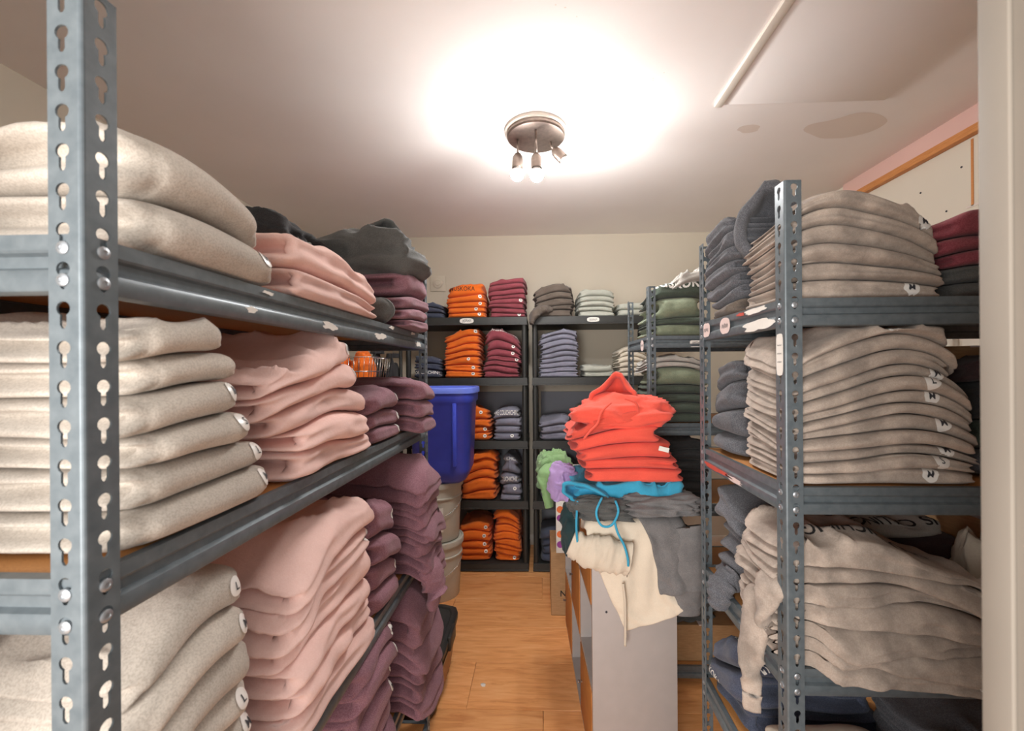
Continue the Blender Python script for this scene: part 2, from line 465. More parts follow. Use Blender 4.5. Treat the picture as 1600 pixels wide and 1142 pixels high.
def folded(org, fr, W, D, Hb, Ht, t, seed, res, gE, gF, rough, top, notch=None):
    """one folded garment as a soft closed slab. Hb/Ht: height fields under and over it (u, v) -> z"""
    nu, nv, nr = res
    U_, V_ = fr
    I, K = np.meshgrid(np.arange(nu), np.arange(nv), indexing='ij')
    a = (np.clip(I, nr, nu - 1 - nr) - (nu - 1) / 2) / ((nu - 1) / 2 - nr)
    b = (np.clip(K, nr, nv - 1 - nr) - (nv - 1) / 2) / ((nv - 1) / 2 - nr)
    di = np.where(I < nr, I - nr, np.where(I > nu - 1 - nr, I - (nu - 1 - nr), 0)).astype(float)
    dk = np.where(K < nr, K - nr, np.where(K > nv - 1 - nr, K - (nv - 1 - nr), 0)).astype(float)
    m = np.maximum(abs(di), abs(dk)); hy = np.hypot(di, dk) + 1e-9
    nx, ny = di / hy, dk / hy
    phi = (1 - m / nr) * pi / 2
    rh = t * 0.62
    hw, hd = W / 2 - rh, D / 2 - rh
    cut = 1 - 0.05 * (abs(a) ** 8) * (abs(b) ** 8)
    uu, vv = a * hw * cut, b * hd * cut
    per = noise2(uu * 6 + seed, vv * 6, seed)
    per2 = noise2(uu * 15, vv * 15 + seed, seed + 5)
    edge = np.maximum(abs(a), abs(b)) ** 5
    wob = (per * 0.0085 + per2 * 0.0028) * rough
    ex, ey = np.where(m > 0, nx, 0), np.where(m > 0, ny, 0)
    gm = 0.5 + 0.5 * noise2(uu * 7 - seed, vv * 11, seed + 9)
    endness = abs(ex)
    g = (gE * (0.45 + 0.75 * gm)) * endness + gF * np.clip(gm * 1.7 - 0.55, 0, 1) * (1 - endness)
    cr = noise3(uu * 20, vv * 20, phi * 1.0 + seed, seed + 2) * 0.0024 * rough
    def side(sgn):
        groove = g * np.exp(-((phi - 0.12 * sgn) / 0.42) ** 2)
        out = rh * np.cos(phi) - groove * (m > 0) + wob * np.where(m > 0, 1, 0) * np.cos(phi) ** .5 + cr * np.cos(phi)
        u = uu + nx * out * (m > 0) + wob * edge * a * (m == 0)
        v = vv + ny * out * (m > 0) + wob * edge * b * (m == 0)
        an = noise2(seed * 1.7, 3.1, seed) * 0.05 * rough
        u, v = u * cos(an) - v * sin(an), u * sin(an) + v * cos(an)
        u += org[0]; v += org[1]
        if notch is not None: v = np.maximum(v, np.interp(u, notch[0], notch[1]))
        hb, ht = Hb(u, v), Ht(u, v)
        mid = (hb + ht) / 2
        f = np.sin(phi)
        if sgn > 0:
            z = mid + (ht - mid) * f
            if top:
                fold = 1 - abs(noise2(u * 13 + noise2(u * 6, v * 6, seed) * 1.5, v * 7, seed + 3))
                z = z + (fold ** 4 - 0.3) * 0.012 * rough * f
        else:
            z = mid - (mid - hb) * f
        return u, v, z
    u1, v1, z1 = side(1)
    u2, v2, z2 = side(-1)
    seam = m == nr
    um, vm, zm = (u1 + u2) / 2, (v1 + v2) / 2, (z1 + z2) / 2
    u1, v1, z1 = np.where(seam, um, u1), np.where(seam, vm, v1), np.where(seam, zm, z1)
    idx1 = np.arange(nu * nv).reshape(nu, nv)
    idx2 = idx1.copy(); inner = ~seam
    idx2[inner] = nu * nv + np.arange(inner.sum())
    def world(u, v, z): return u[:, None] * U_ + v[:, None] * V_ + z[:, None] * np.array([0, 0, 1.0])
    P = np.concatenate([world(u1.ravel(), v1.ravel(), z1.ravel()), world(u2[inner], v2[inner], z2[inner])])
    q = lambda ix: np.stack([ix[:-1, :-1], ix[1:, :-1], ix[1:, 1:], ix[:-1, 1:]], -1).reshape(-1, 4)
    F = np.concatenate([q(idx1), q(idx2)[:, ::-1]])
    return P, F

RES = {'near': (58, 40, 8), 'mid': (40, 26, 6), 'far': (26, 14, 4)}
def stack(loc_text, kind_text, mat, face, u0, u1, front, zb, ts, depth, seed, q='mid', sag=0.12, tilt=0.0, vt=0.0,
          lean=0.0, gE=0.45, gF=0.25, rough=1.0, stick=(), letters='M', droop=0.0, edge=None, name='folded_sweatshirt',
          cat='sweatshirt', group=None, widths=None, mats=None, jit=0.008, texts=None, ulean=0.0, peak=0.0, labels=None, thickvar=0.26, notch=None):
    """a pile of folded garments, bottom first; every garment is a thing of its own"""
    U_, V_ = FR[face]
    W = u1 - u0; uc = (u0 + u1) / 2
    r = random.Random(seed); n = len(ts)
    sgnv = float(V_[0] + V_[1])                 # +1 when v grows with the world axis
    sgnu = float(U_[0] + U_[1])
    vf = front * sgnv                           # front in v
    if sgnu < 0: uc = -uc
    vc0 = vf + depth / 2
    e = vf if edge is None else edge * sgnv
    def H(k):
        def f(u, v):
            un = (u - uc) / (W / 2); vn = (v - vc0) / (depth / 2)
            S = (1 - sag * np.minimum(abs(un - peak), 1.35) ** 2.2) * (1 + tilt * un) * (1 + vt * vn)
            S = np.clip(S, 0.25, 2)
            z = zb + 0.0 * u
            for j in range(k):
                z = z + ts[j] * np.clip(1 + thickvar * 1.15 * noise2(u * 5.0 + j * 3.3, v * 3.6, seed * 13 + j) + lt[j] * un, .35, 1.9) * S
            ov = np.clip(e - v, 0, 0.3)
            if droop: z = z - droop * ov * (1 + 6 * ov) * (k > 0) - droop * ov * (1 + 6 * ov) * (k == 0)
            return z
        return f
    lt = [r.uniform(-.75, .75) * thickvar for _ in range(n)]
    # keep the pile clear of the shelf above
    top = {1.25: 1.585, .785: 1.25, .40: .785, 1.208: 1.592, .84: 1.208, .50: .84, 1.20: 1.603, .83: 1.20, .45: .83,
           1.395: 1.832, .94: 1.395, .507: .94, .062: .507}.get(zb)
    if top:
        gu, gv = np.meshgrid(np.linspace(uc - W / 2, uc + W / 2, 15), np.linspace(vc0 - depth / 2, vc0 + depth / 2, 15))
        room = top - .060 - zb; hgt = float((H(n)(gu, gv) - zb).max()) + .004
        if hgt > room * 1.12: ts = [q_ * room * 1.12 / hgt for q_ in ts]
        H0 = H
        H = lambda k: (lambda f: (lambda u, v: np.minimum(f(u, v), zb + room - .011 * (n - k))))(H0(k))
    made = []
    for k in range(n):
        t = ts[k]
        wk = W * (widths[k] if widths else 1.0) * r.uniform(0.965, 1.0)
        dk = depth * r.uniform(0.95, 1.0)
        du, dv = r.uniform(-jit, jit), r.uniform(-jit, jit) - lean * (k / max(n - 1, 1)) * 0.05
        if widths: du -= (W - wk) / 2 * 0.9
        du += ulean * k / max(n - 1, 1)
        hb, ht = H(k), H(k + 1)
        hb2 = (lambda f: (lambda u, v: f(u, v) + 0.0022))(hb)
        P, F = folded((uc + du, vc0 + dv), (U_, V_), wk, dk, hb2, ht, t, seed * 31 + k, RES[q], gE * t, gF * t, rough, k == n - 1, notch)
        c = P.mean(0)
        mk = mats[k] if mats else mat
        o = obj(name, mesh_np(name, P - c, F), M[mk], None, tuple(c)); TRI[0] += 2 * len(F)
        kt = kind_text if not isinstance(kind_text, (list, tuple)) else kind_text[k]
        pos = n - 1 - k
        if labels and labels.get(k): lab = labels[k]
        elif n == 1: lab = f'{kt}, {loc_text}'
        elif pos == 0: lab = f'topmost {kt}, {loc_text}'
        elif k == 0: lab = f'bottom {kt}, {loc_text}'
        else: lab = f'{ORD[pos]} {kt} from the top, {loc_text}'
        for a_, b_ in ((' from the top', ' from top'), (' folded ', ' '), (', ', ', '), (' on the ', ' on '), (' the ', ' ')):
            if len(lab.split()) > 16: lab = lab.replace(a_, b_)
        tag(o, lab, cat, group)
        made.append((o, P, F, c))
        bvh = None
        if k in stick or (texts and k in texts):
            bvh = BVHTree.FromPolygons(P.tolist(), F.tolist())
        if k in stick:
            fu = (0.36 + r.uniform(-0.05, 0.05)) * wk if not isinstance(stick, dict) else stick[k] * wk
            fu = min(fu, wk / 2 - .62 * t - .016)
            u = uc + du + fu; v = vc0 + dv - dk / 2
            zz = (float(ht(np.array(u), np.array(v + .012))) + float(hb(np.array(u), np.array(v + .012)))) / 2 + 0.16 * t
            org = U_ * u + V_ * (v + 0.01) + np.array([0, 0, zz])
            cast = V_ * 0.94 + np.array([0, 0, -0.34])
            rad = 0.0125 if q != 'near' else (0.0155 if face == 'F' else 0.014)
            yd = np.array([0, 0, 0.94]) + V_ * 0.34
            s = conform(disc_flat(), bvh, org, U_, yd, rad, cast, 0.0013, 'size_sticker', M['sticker'], o, c, wrap=True)
            if s is not None:
                conform(text_flat(letters[k % len(letters)], 0.12), bvh, org, U_, yd, rad * 1.15, cast, 0.0021, 'size_letter', M['ink'], s, np.array(s.location) + c, wrap=True)
        if texts and k in texts:
            for (s, fu, dv_, dz, size, flip, pm, down, *xs_) in texts[k]:
                u = uc + du + fu; v = vc0 + dv - dk / 2 + dv_
                zz = float(ht(np.array(u), np.array(max(v, vc0 - dk / 2 + .02)))) + dz
                org = U_ * u + V_ * v + np.array([0, 0, zz])
                cast = V_ * cos(down) + np.array([0, 0, -sin(down)])
                yd = np.array([0, 0, cos(down)]) + V_ * sin(down)
                xd = U_
                if flip: xd, yd = -xd, -yd
                conform(text_flat(s), bvh, org, xd, yd, size, cast, 0.0014, 'print', M[pm], o, c, lim=.22, xs=xs_[0] if xs_ else 1.0)
    return made

# ------------------------------------------------------------------ crumpled and draped cloth
def crumple(name, label, cat, mat, c, dims, seed, amp=0.25, freq=2.2, stretch=(1, 1, 1), res=(72, 44), rotz=0.0, group=None, flat=0.55, parent=None, power=2.6, tiltx=0.0):
    nu, nv = res
    th = np.linspace(0, 2 * pi, nu, endpoint=False); ps = np.linspace(-pi / 2 + 0.02, pi / 2 - 0.02, nv)
    TH, PS = np.meshgrid(th, ps, indexing='ij')
    d = np.stack([np.cos(PS) * np.cos(TH), np.cos(PS) * np.sin(TH), np.sin(PS)], -1)
    L = (abs(d) ** power).sum(-1) ** (1 / power)
    d = d / L[..., None]
    qx, qy, qz = (d[..., i] * freq * .8 * stretch[i] + seed * 1.37 for i in range(3))
    w = noise3(qx * 0.8, qy * 0.8, qz * 0.8, seed) * 0.9
    rid = 1 - abs(noise3(qx + w, qy - w, qz + w * .5, seed + 1))
    rid2 = 1 - abs(noise3(qx * 2.3 + w, qy * 2.3, qz * 2.3 - w, seed + 2))
    low = noise3(d[..., 0] * 1.2 + seed, d[..., 1] * 1.2, d[..., 2] * 1.2, seed + 3)
    s = 1 + amp * 0.85 * (rid ** 1.6 - 0.5) + amp * 0.16 * (rid2 ** 2 - 0.4) + amp * 0.6 * low
    P = d * s[..., None] * np.array(dims)
    zf = -flat * dims[2]
    P[..., 2] = np.where(P[..., 2] < zf, zf + (P[..., 2] - zf) * 0.06, P[..., 2])
    P[..., 2] -= P[..., 2].min()
    if tiltx: P[..., 2] += P[..., 0] * tiltx * np.clip(P[..., 2] / dims[2], 0, 1)
    R = np.array([[cos(rotz), -sin(rotz), 0], [sin(rotz), cos(rotz), 0], [0, 0, 1]])
    P = (P.reshape(-1, 3) @ R.T)
    ix = np.arange(nu * nv).reshape(nu, nv); ix2 = np.concatenate([ix, ix[:1]])
    F = np.stack([ix2[:-1, :-1], ix2[1:, :-1], ix2[1:, 1:], ix2[:-1, 1:]], -1).reshape(-1, 4)
    FF = [tuple(f) for f in F.tolist()] + [tuple(ix[::-1, 0].tolist()), tuple(ix[:, -1].tolist())]
    o = obj(name, mesh_np(name, P, FF), M[mat] if isinstance(mat, str) else mat, parent, c)
    if label: tag(o, label, cat, group)
    return o

def sheet(name, P, thick, mat, parent=None, label=None, cat=None, group=None, loc=None):
    """closed two-sided cloth from a grid of points (nu, nv, 3)"""
    nu, nv, _ = P.shape
    du, dv = np.gradient(P, axis=0), np.gradient(P, axis=1)
    n = np.cross(du, dv); n /= np.linalg.norm(n, axis=-1)[..., None] + 1e-12
    h = np.full((nu, nv), thick / 2); h[0] = h[-1] = thick * 0.15; h[:, 0] = thick * 0.15; h[:, -1] = thick * 0.15
    A = P + n * h[..., None]; B = P - n * h[..., None]
    ix = np.arange(nu * nv).reshape(nu, nv); jx = ix + nu * nv
    q = lambda x: np.stack([x[:-1, :-1], x[1:, :-1], x[1:, 1:], x[:-1, 1:]], -1).reshape(-1, 4)
    F = [q(ix), q(jx)[:, ::-1]]
    for a_, b_, rev in ((ix[0], jx[0], 0), (ix[-1], jx[-1], 1), (ix[:, 0], jx[:, 0], 1), (ix[:, -1], jx[:, -1], 0)):
        s = np.stack([a_[:-1], b_[:-1], b_[1:], a_[1:]], -1) if not rev else np.stack([a_[:-1], a_[1:], b_[1:], b_[:-1]], -1)
        F.append(s[:, ::-1])
    V = np.concatenate([A.reshape(-1, 3), B.reshape(-1, 3)]); F = np.concatenate(F)
    c = np.array(loc) if loc is not None else V.mean(0)
    o = obj(name, mesh_np(name, V - c, F), M[mat] if isinstance(mat, str) else mat, parent, tuple(c))
    if label: tag(o, label, cat, group)
    return o

def sleeve(name, pts, radii, mat, parent=None, flat=0.6, seed=1, wr=0.18, label=None, cat=None, up=(0, 0, 1), n=26, m=48, loc=None):
    """flattened, wrinkled tube swept along pts; radii per control point"""
    P = spline(pts, m); rr = np.interp(np.linspace(0, 1, m), np.linspace(0, 1, len(radii)), radii)
    T = np.gradient(P, axis=0); T /= np.linalg.norm(T, axis=1)[:, None] + 1e-9
    up = np.array(up, float)
    S = np.cross(T, up); S /= np.linalg.norm(S, axis=1)[:, None] + 1e-9
    B = np.cross(S, T)
    th = np.arange(n) * 2 * pi / n
    tt = np.linspace(0, 1, m)
    TH, TT = np.meshgrid(th, tt)
    w = noise3(np.cos(TH) * 1.3, np.sin(TH) * 1.3, TT * m / 5.0, seed)
    rid = (1 - abs(noise3(np.cos(TH) * .9, np.sin(TH) * .9, TT * m / 3.6 + w, seed + 1))) ** 2
    r = rr[:, None] * (1 + wr * (rid - .45) + wr * .5 * w)
    V = P[:, None, :] + r[..., None] * (np.cos(TH)[..., None] * S[:, None, :] + flat * np.sin(TH)[..., None] * B[:, None, :])
    V = V.reshape(-1, 3); F = []
    ix = np.arange(m * n).reshape(m, n)
    for i in range(m - 1):
        for k in range(n):
            F.append((ix[i, k], ix[i, (k + 1) % n], ix[i + 1, (k + 1) % n], ix[i + 1, k]))
    # dished ends so the cuff reads as a tube
    e0, e1 = len(V), len(V) + 1
    V = np.concatenate([V, [P[0] + T[0] * rr[0] * .8], [P[-1] - T[-1] * rr[-1] * .8]])
    for k in range(n):
        F.append((ix[0, (k + 1) % n], ix[0, k], e0)); F.append((ix[-1, k], ix[-1, (k + 1) % n], e1))
    c = np.array(loc) if loc is not None else P[0]
    o = obj(name, mesh_np(name, V - c, [tuple(int(q) for q in f) for f in F]), M[mat], parent, tuple(c))
    if label: tag(o, label, cat)
    return o

def hood(name, c, axis, up, rx, ry, depth, mat, seed=1, peak=0.0, thick=0.016, parent=None, poff=(0, 0, 0), amp=0.10):
    """a hood as a thick open cup: opening looks along axis"""
    ax = np.array(axis, float); ax /= np.linalg.norm(ax)
    upv = np.array(up, float); upv -= ax * (upv @ ax); upv /= np.linalg.norm(upv)
    sd = np.cross(upv, ax)
    n, m = 56, 22
    th = np.linspace(0, 2 * pi, n, endpoint=False)
    prof = []                                   # (radius factor, along axis, inner?)
    for q in np.linspace(0.02, 1, m): prof.append((sin(q * pi / 2) ** .8, -depth * cos(q * pi / 2), 1))
    for q in np.linspace(0, pi, 7)[1:-1]: prof.append((1.0, 0.0, 2 + q))
    for q in np.linspace(1, 0.02, m): prof.append((sin(q * pi / 2) ** .8, -depth * cos(q * pi / 2), 0))
    V = []
    for rf, al, kd in prof:
        off = -thick / 2 if kd == 1 else thick / 2
        dz = 0
        if kd >= 2: q = kd - 2; off = -thick / 2 * cos(q); dz = thick / 2 * sin(q) * 1.4
        if kd in (0, 1) and rf < 0.99: al2 = al + (thick * .5 if kd == 1 else -thick * .5) * (1 - rf)
        else: al2 = al
        f = 1 - np.abs(noise3(np.cos(th) * 1.7 + seed, np.sin(th) * 1.7, al / (depth + 1e-6) * 1.4, seed))
        w = 1 + amp * (f ** 2 - .5) + amp * .7 * noise3(np.cos(th) * .9, np.sin(th) * .9, al * 9 + seed, seed + 4)
        y = np.sin(th); x = np.cos(th)
        pk = peak * np.clip(y, 0, 1) ** 3
        RX, RY = (rx * rf * w + off) , (ry * rf * w + off)
        V.append(sd * (x * RX * (1 - .35 * (pk > 0) * np.clip(y, 0, 1) ** 2))[:, None] + upv * (y * RY + pk * rf)[:, None] + ax * (al2 + dz))
    V = np.array(V).reshape(-1, 3) + np.array(c) - np.array(poff)
    k_ = len(prof); ix = np.arange(k_ * n).reshape(k_, n); ix2 = np.concatenate([ix, ix[:, :1]], 1)
    F = np.stack([ix2[:-1, :-1], ix2[:-1, 1:], ix2[1:, 1:], ix2[1:, :-1]], -1).reshape(-1, 4)
    FF = [tuple(f) for f in F.tolist()] + [tuple(ix[0].tolist()), tuple(ix[-1, ::-1].tolist())]
    cc = V.mean(0)
    o = obj(name, mesh_np(name, V - cc, FF), M[mat], parent, tuple(cc))
    return o

# pre-made lettering (before the scene grows)
for s in ['M', 'L', 'S', 'XL']: text_flat(s, 0.12)
for s in ['MUSKOKA', 'COUCHICHING', 'LAKE COUCHICHING', 'IS CALLING', 'Muskoka', 'Couchi', 'NZ']: text_flat(s)

# ------------------------------------------------------------------ two hoodies falling over the cabinet edge (cloth run once)
def _panel(h, bw, bl):
    nx, ny = int(bw / h), int(bl / h)
    V = [(i * h, -j * h, 0) for i in range(-nx, nx + 1) for j in range(ny + 1)]
    q = lambda i, j: i * (ny + 1) + j
    F = [(q(i, j), q(i, j + 1), q(i + 1, j + 1), q(i + 1, j)) for i in range(2 * nx) for j in range(ny)]
    return np.array(V), F
def run_cloth(colliders, center, yaw, z, pin_y, seed, bw, bl, frames=90, h=.013):
    V, F = _panel(h, bw, bl); g = np.random.default_rng(seed)
    c, s_ = cos(yaw), sin(yaw)
    P = np.stack([center[0] + V[:, 0] * c - V[:, 1] * s_, center[1] + V[:, 0] * s_ + V[:, 1] * c, z + .012 * np.sin(V[:, 0] * 22 + seed) + .0015 * g.standard_normal(len(V))], 1)
    me = bpy.data.meshes.new('cloth'); me.from_pydata(P.tolist(), [], F); me.update()
    o = bpy.data.objects.new('cloth', me); COL.objects.link(o)
    vg = o.vertex_groups.new(name='pin')
    vg.add([i for i in range(len(P)) if P[i, 1] > pin_y and .19 < P[i, 0] < .45], 1.0, 'REPLACE')
    m = o.modifiers.new('cloth', 'CLOTH'); st = m.settings
    st.quality = 5; st.mass = .3; st.tension_stiffness = 12; st.compression_stiffness = 12; st.shear_stiffness = 4
    st.bending_stiffness = 2.5; st.air_damping = 1.5; st.vertex_group_mass = 'pin'
    cs = m.collision_settings; cs.use_collision = True; cs.distance_min = .005; cs.collision_quality = 3
    cs.use_self_collision = True; cs.self_distance_min = .006
    m.point_cache.frame_start = 1; m.point_cache.frame_end = frames
    scene.frame_start = 1; scene.frame_end = frames
    for f in range(1, frames + 1): scene.frame_set(f)
    res = bpy.data.meshes.new_from_object(o.evaluated_get(bpy.context.evaluated_depsgraph_get()))
    bpy.data.objects.remove(o); scene.frame_set(1)
    return res
def _collider(me):
    o = bpy.data.objects.new('collider', me); COL.objects.link(o)
    o.modifiers.new('collision', 'COLLISION'); o.collision.thickness_outer = .006; o.collision.cloth_friction = 25
    return o
_c1 = _collider(box_me(.17, .47, 1.478, 2.4, .3, .905))
SIM = [run_cloth(0, (.25, 1.68), radians(24), .93, 1.56, 1, .20, .58)]
_c2 = _collider(SIM[0].copy())
SIM.append(run_cloth(0, (.435, 1.68), radians(22), .965, 1.58, 2, .19, .47))
for o in (_c1, _c2): bpy.data.objects.remove(o)
def cloth_obj(me, mat, label):
    o = bpy.data.objects.new('draped_hoodie', me); COL.objects.link(o)
    sm = o.modifiers.new('smooth', 'SMOOTH'); sm.factor = .5; sm.iterations = 4
    so = o.modifiers.new('solidify', 'SOLIDIFY'); so.thickness = .009; so.offset = 0
    sb = o.modifiers.new('subsurf', 'SUBSURF'); sb.levels = sb.render_levels = 1
    m2 = bpy.data.meshes.new_from_object(o.evaluated_get(bpy.context.evaluated_depsgraph_get()))
    o.modifiers.clear(); o.data = m2; m2.materials.clear(); m2.materials.append(M[mat])
    m2.polygons.foreach_set('use_smooth', np.full(len(m2.polygons), True))
    c = sum((v.co for v in m2.vertices), Vector()) / len(m2.vertices)
    m2.transform(Matrix.Translation(-c)); o.location = c
    return tag(o, label, 'hoodie', 'draped hoodies on the cabinet')

# ------------------------------------------------------------------ the room
XL, XR, YF, YB, H = -1.94, 1.88, 0.20, 3.46, 2.57
structure(box('ceiling', (XL - .1, XR + .1, YF, YB + .1, H, H + .1), M['ceiling']))
structure(box('wall_back', (XL - .1, XR + .1, YB, YB + .1, 0, H), M['wall']))
structure(box('wall_left', (XL - .1, XL, YF, YB, 0, H), M['wall']))
wr = structure(box('wall_right', (XR, XR + .1, YF, YB, 0, H), M['wall_right']))
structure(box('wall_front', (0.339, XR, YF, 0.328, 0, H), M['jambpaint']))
structure(box('wall_front', (XL, -0.64, YF, 0.328, 0, H), M['wall']))
structure(box('wall_front', (-0.64, 0.339, YF, 0.328, 2.12, H), M['wall']))
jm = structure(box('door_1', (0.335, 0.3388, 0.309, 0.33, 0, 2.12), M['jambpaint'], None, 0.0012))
# hall floor and room floor
structure(box('floor', (-1.94, 1.88, -2.6, YF, -0.1, -0.004), M['board']))
fl = structure(box('floor', (XL, XR, YF, YB, -0.1, -0.006), M['board']))
PW, PL = 0.285, 1.22
pm = {}
rows = int(math.ceil((YB - YF) / PW)); rr = random.Random(3)
for j in range(rows):
    y1 = YB - 0.262 - (j - 1) * PW; y0 = y1 - PW
    y0, y1 = max(y0, YF), min(y1, YB)
    if y1 - y0 < 0.02: continue
    x = XL - [0.25, 0.83, 0.5, 1.05][j % 4]
    while x < XR:
        a, b = max(x, XL), min(x + PL, XR)
        if b - a > 0.03:
            key = (round(b - a, 3), round(y1 - y0, 3))
            if key not in pm:
                pm[key] = box_me(-(b - a) / 2 + .0006, (b - a) / 2 - .0006, -(y1 - y0) / 2 + .0006, (y1 - y0) / 2 - .0009, -.003, .003, 0.0014, 1)
            p = obj('plank', pm[key], M['floor'], fl); p.parent = fl
            p.location = Vector(((a + b) / 2, (y0 + y1) / 2, -0.003)) - fl.location
        x += PL
structure(box('baseboard_back', (XL, XR, YB - .014, YB, 0, .085), M['trimwhite'], None, .003))
# grey-blue panel boards on the lower back wall
for k, (x0, x1) in enumerate(((-0.93, -0.14), (0.0, 0.74))):
    structure(box('trim_%d' % (k + 1), (x0, x1, YB - .012, YB - .0005, 0.12, 1.27), M['lowerwall'], None, .003))

# ceiling: hatch panel, batten, stain
structure(box('trim_3', (0.775, 1.44, 0.9, 1.785, H - .007, H + .001), M['ceiling'], None, .002))
structure(box('trim_4', (0.742, 0.776, 0.9, 1.795, H - .013, H + .001), M['trimwhite'], None, .004))
def blob_me(seed, rx, ry):
    n = 40; th = np.linspace(0, 2 * pi, n, endpoint=False)
    rr_ = 1 + .22 * noise3(np.cos(th) * 1.4, np.sin(th) * 1.4, 0, seed)
    return mesh_np('stain', np.stack([rx * rr_ * np.cos(th), ry * rr_ * np.sin(th), 0 * th], 1), [list(range(n))[::-1]])
cl = bpy.data.objects['ceiling']
for s, x, y, rx, ry in ((4, 1.42, 1.98, .17, .10), (5, .98, 1.98, .05, .03)):
    o = obj('water_stain', blob_me(s, rx, ry), M['stain'], cl); o.location = Vector((x, y, H - .0006)) - cl.location
rr = random.Random(12)
for k in range(14):     # small paint chips and nail marks
    x, y = rr.choice([(.36, 1.87), (.48, 1.9), (.1, 1.3), (.42, 1.62)]); x += rr.uniform(-.06, .06); y += rr.uniform(-.04, .04)
    o = obj('paint_chip', blob_me(20 + k, rr.uniform(.002, .005), .002), M['stain'], cl); o.location = Vector((x, y, H - .0008)) - cl.location

# right wall: pink board under the ceiling, raw wood edge, cut-out with torn paper, screws
t5 = structure(box('trim_5', (XR - .02, XR, 0.5, 2.62, H - .085, H), M['pinkboard'], None, .002))
t6 = structure(box('trim_6', (XR - .034, XR, 0.5, 2.60, H - .122, H - .0865), M['rawwood'], None, .003))
t7 = structure(box('trim_7', (XR - .03, XR, 2.605, 2.66, H - .12, H - .06), M['rawwood'], None, .003))
for y, z in ((1.92, 2.34), (2.12, 2.31), (1.99, 2.17), (1.95, 2.06), (2.3, 2.2), (1.8, 2.14)):
    s = obj('screw', lathe_me([(.0045, -.001), (.0045, .001), (.002, .002)], 10), M['ink'], wr)
    s.location = Vector((XR - .0012, y, z)) - wr.location; s.rotation_euler = (0, -pi / 2, 0)
for nm, b, mt in (('drywall_seam', (XR - .0025, XR - .0002, 1.868, 1.878, 2.15, 2.44), 'rawwood'),
                  ('drywall_seam', (XR - .0025, XR - .0002, 1.70, 1.90, 2.146, 2.154), 'stain')):
    o = box(nm, b, M[mt], wr); o.location = Vector(o.location) - wr.location

# round cover plate on the back wall
pl = empty('cover_plate', (-0.856, YB - .002, 2.177), 'white square wall plate with a round cap above the black plastic shelf', 'wall plate')
box('plate', (-.065, .065, -.008, 0.001, -.065, .065), M['wall'], pl, .003)
o = obj('round_cap', lathe_me([(.04, 0), (.04, .006), (.032, .009), (.018, .009), (.016, .013)], 28), M['wall'], pl)
o.location = (0, -.008, 0); o.rotation_euler = (pi / 2, 0, 0)

# ------------------------------------------------------------------ ceiling lamp
lamp = empty('ceiling_lamp', (-0.015, 1.95, H), 'round brushed nickel ceiling light with three bare glowing bulbs', 'lamp')
o = obj('canopy_ring', lathe_me([(.146, -.001), (.146, -.012), (.14, -.016)], 48), M['trimwhite'], lamp)
o = obj('canopy', lathe_me([(.136, -.014), (.136, -.03), (.131, -.036), (.12, -.038)], 48), M['nickel'], lamp)
o = obj('canopy_nut', lathe_me([(.006, -.03), (.006, -.044), (.002, -.047)], 12), M['nickel'], lamp)
for k, (px, py, dr, ln) in enumerate((((-.085), .0, (-.03, -.05, -1), .068), ((.0), -.075, (.02, -.10, -1), .112), ((.07), .03, (.55, -.10, -.62), .04))):
    d = Vector(dr).normalized(); base = Vector((px, py, -.036))
    st = obj('lamp_arm', tube_me([base, base + Vector((0, 0, -ln * .5)), base + Vector((0, 0, -ln * .6)) + d * ln * .45], .0055, 10), M['nickel'], lamp)
    hp = base + Vector((0, 0, -ln * .6)) + d * ln * .4
    so = obj('socket', lathe_me([(.004, 0), (.014, .004), (.0225, .018), (.025, .035), (.025, .072), (.0225, .074), (.022, .05)], 28), M['nickel'], lamp)
    so.location = hp; so.rotation_euler = d.to_track_quat('Z', 'Y').to_euler()
    pr = [(.031 * sin(a), .100 - .031 * cos(a)) for a in np.linspace(1.22, pi - .02, 14)]
    b = obj('bulb', lathe_me(pr, 28), M['bulb'], so)
    obj('bulb_shield', lathe_me([(.012, .05), (.014, .066), (.022, .076), (.0296, .0885), (.0296, .0892)], 28), M['melamine'], b)  # opaque cup added to keep bulb light off the ceiling

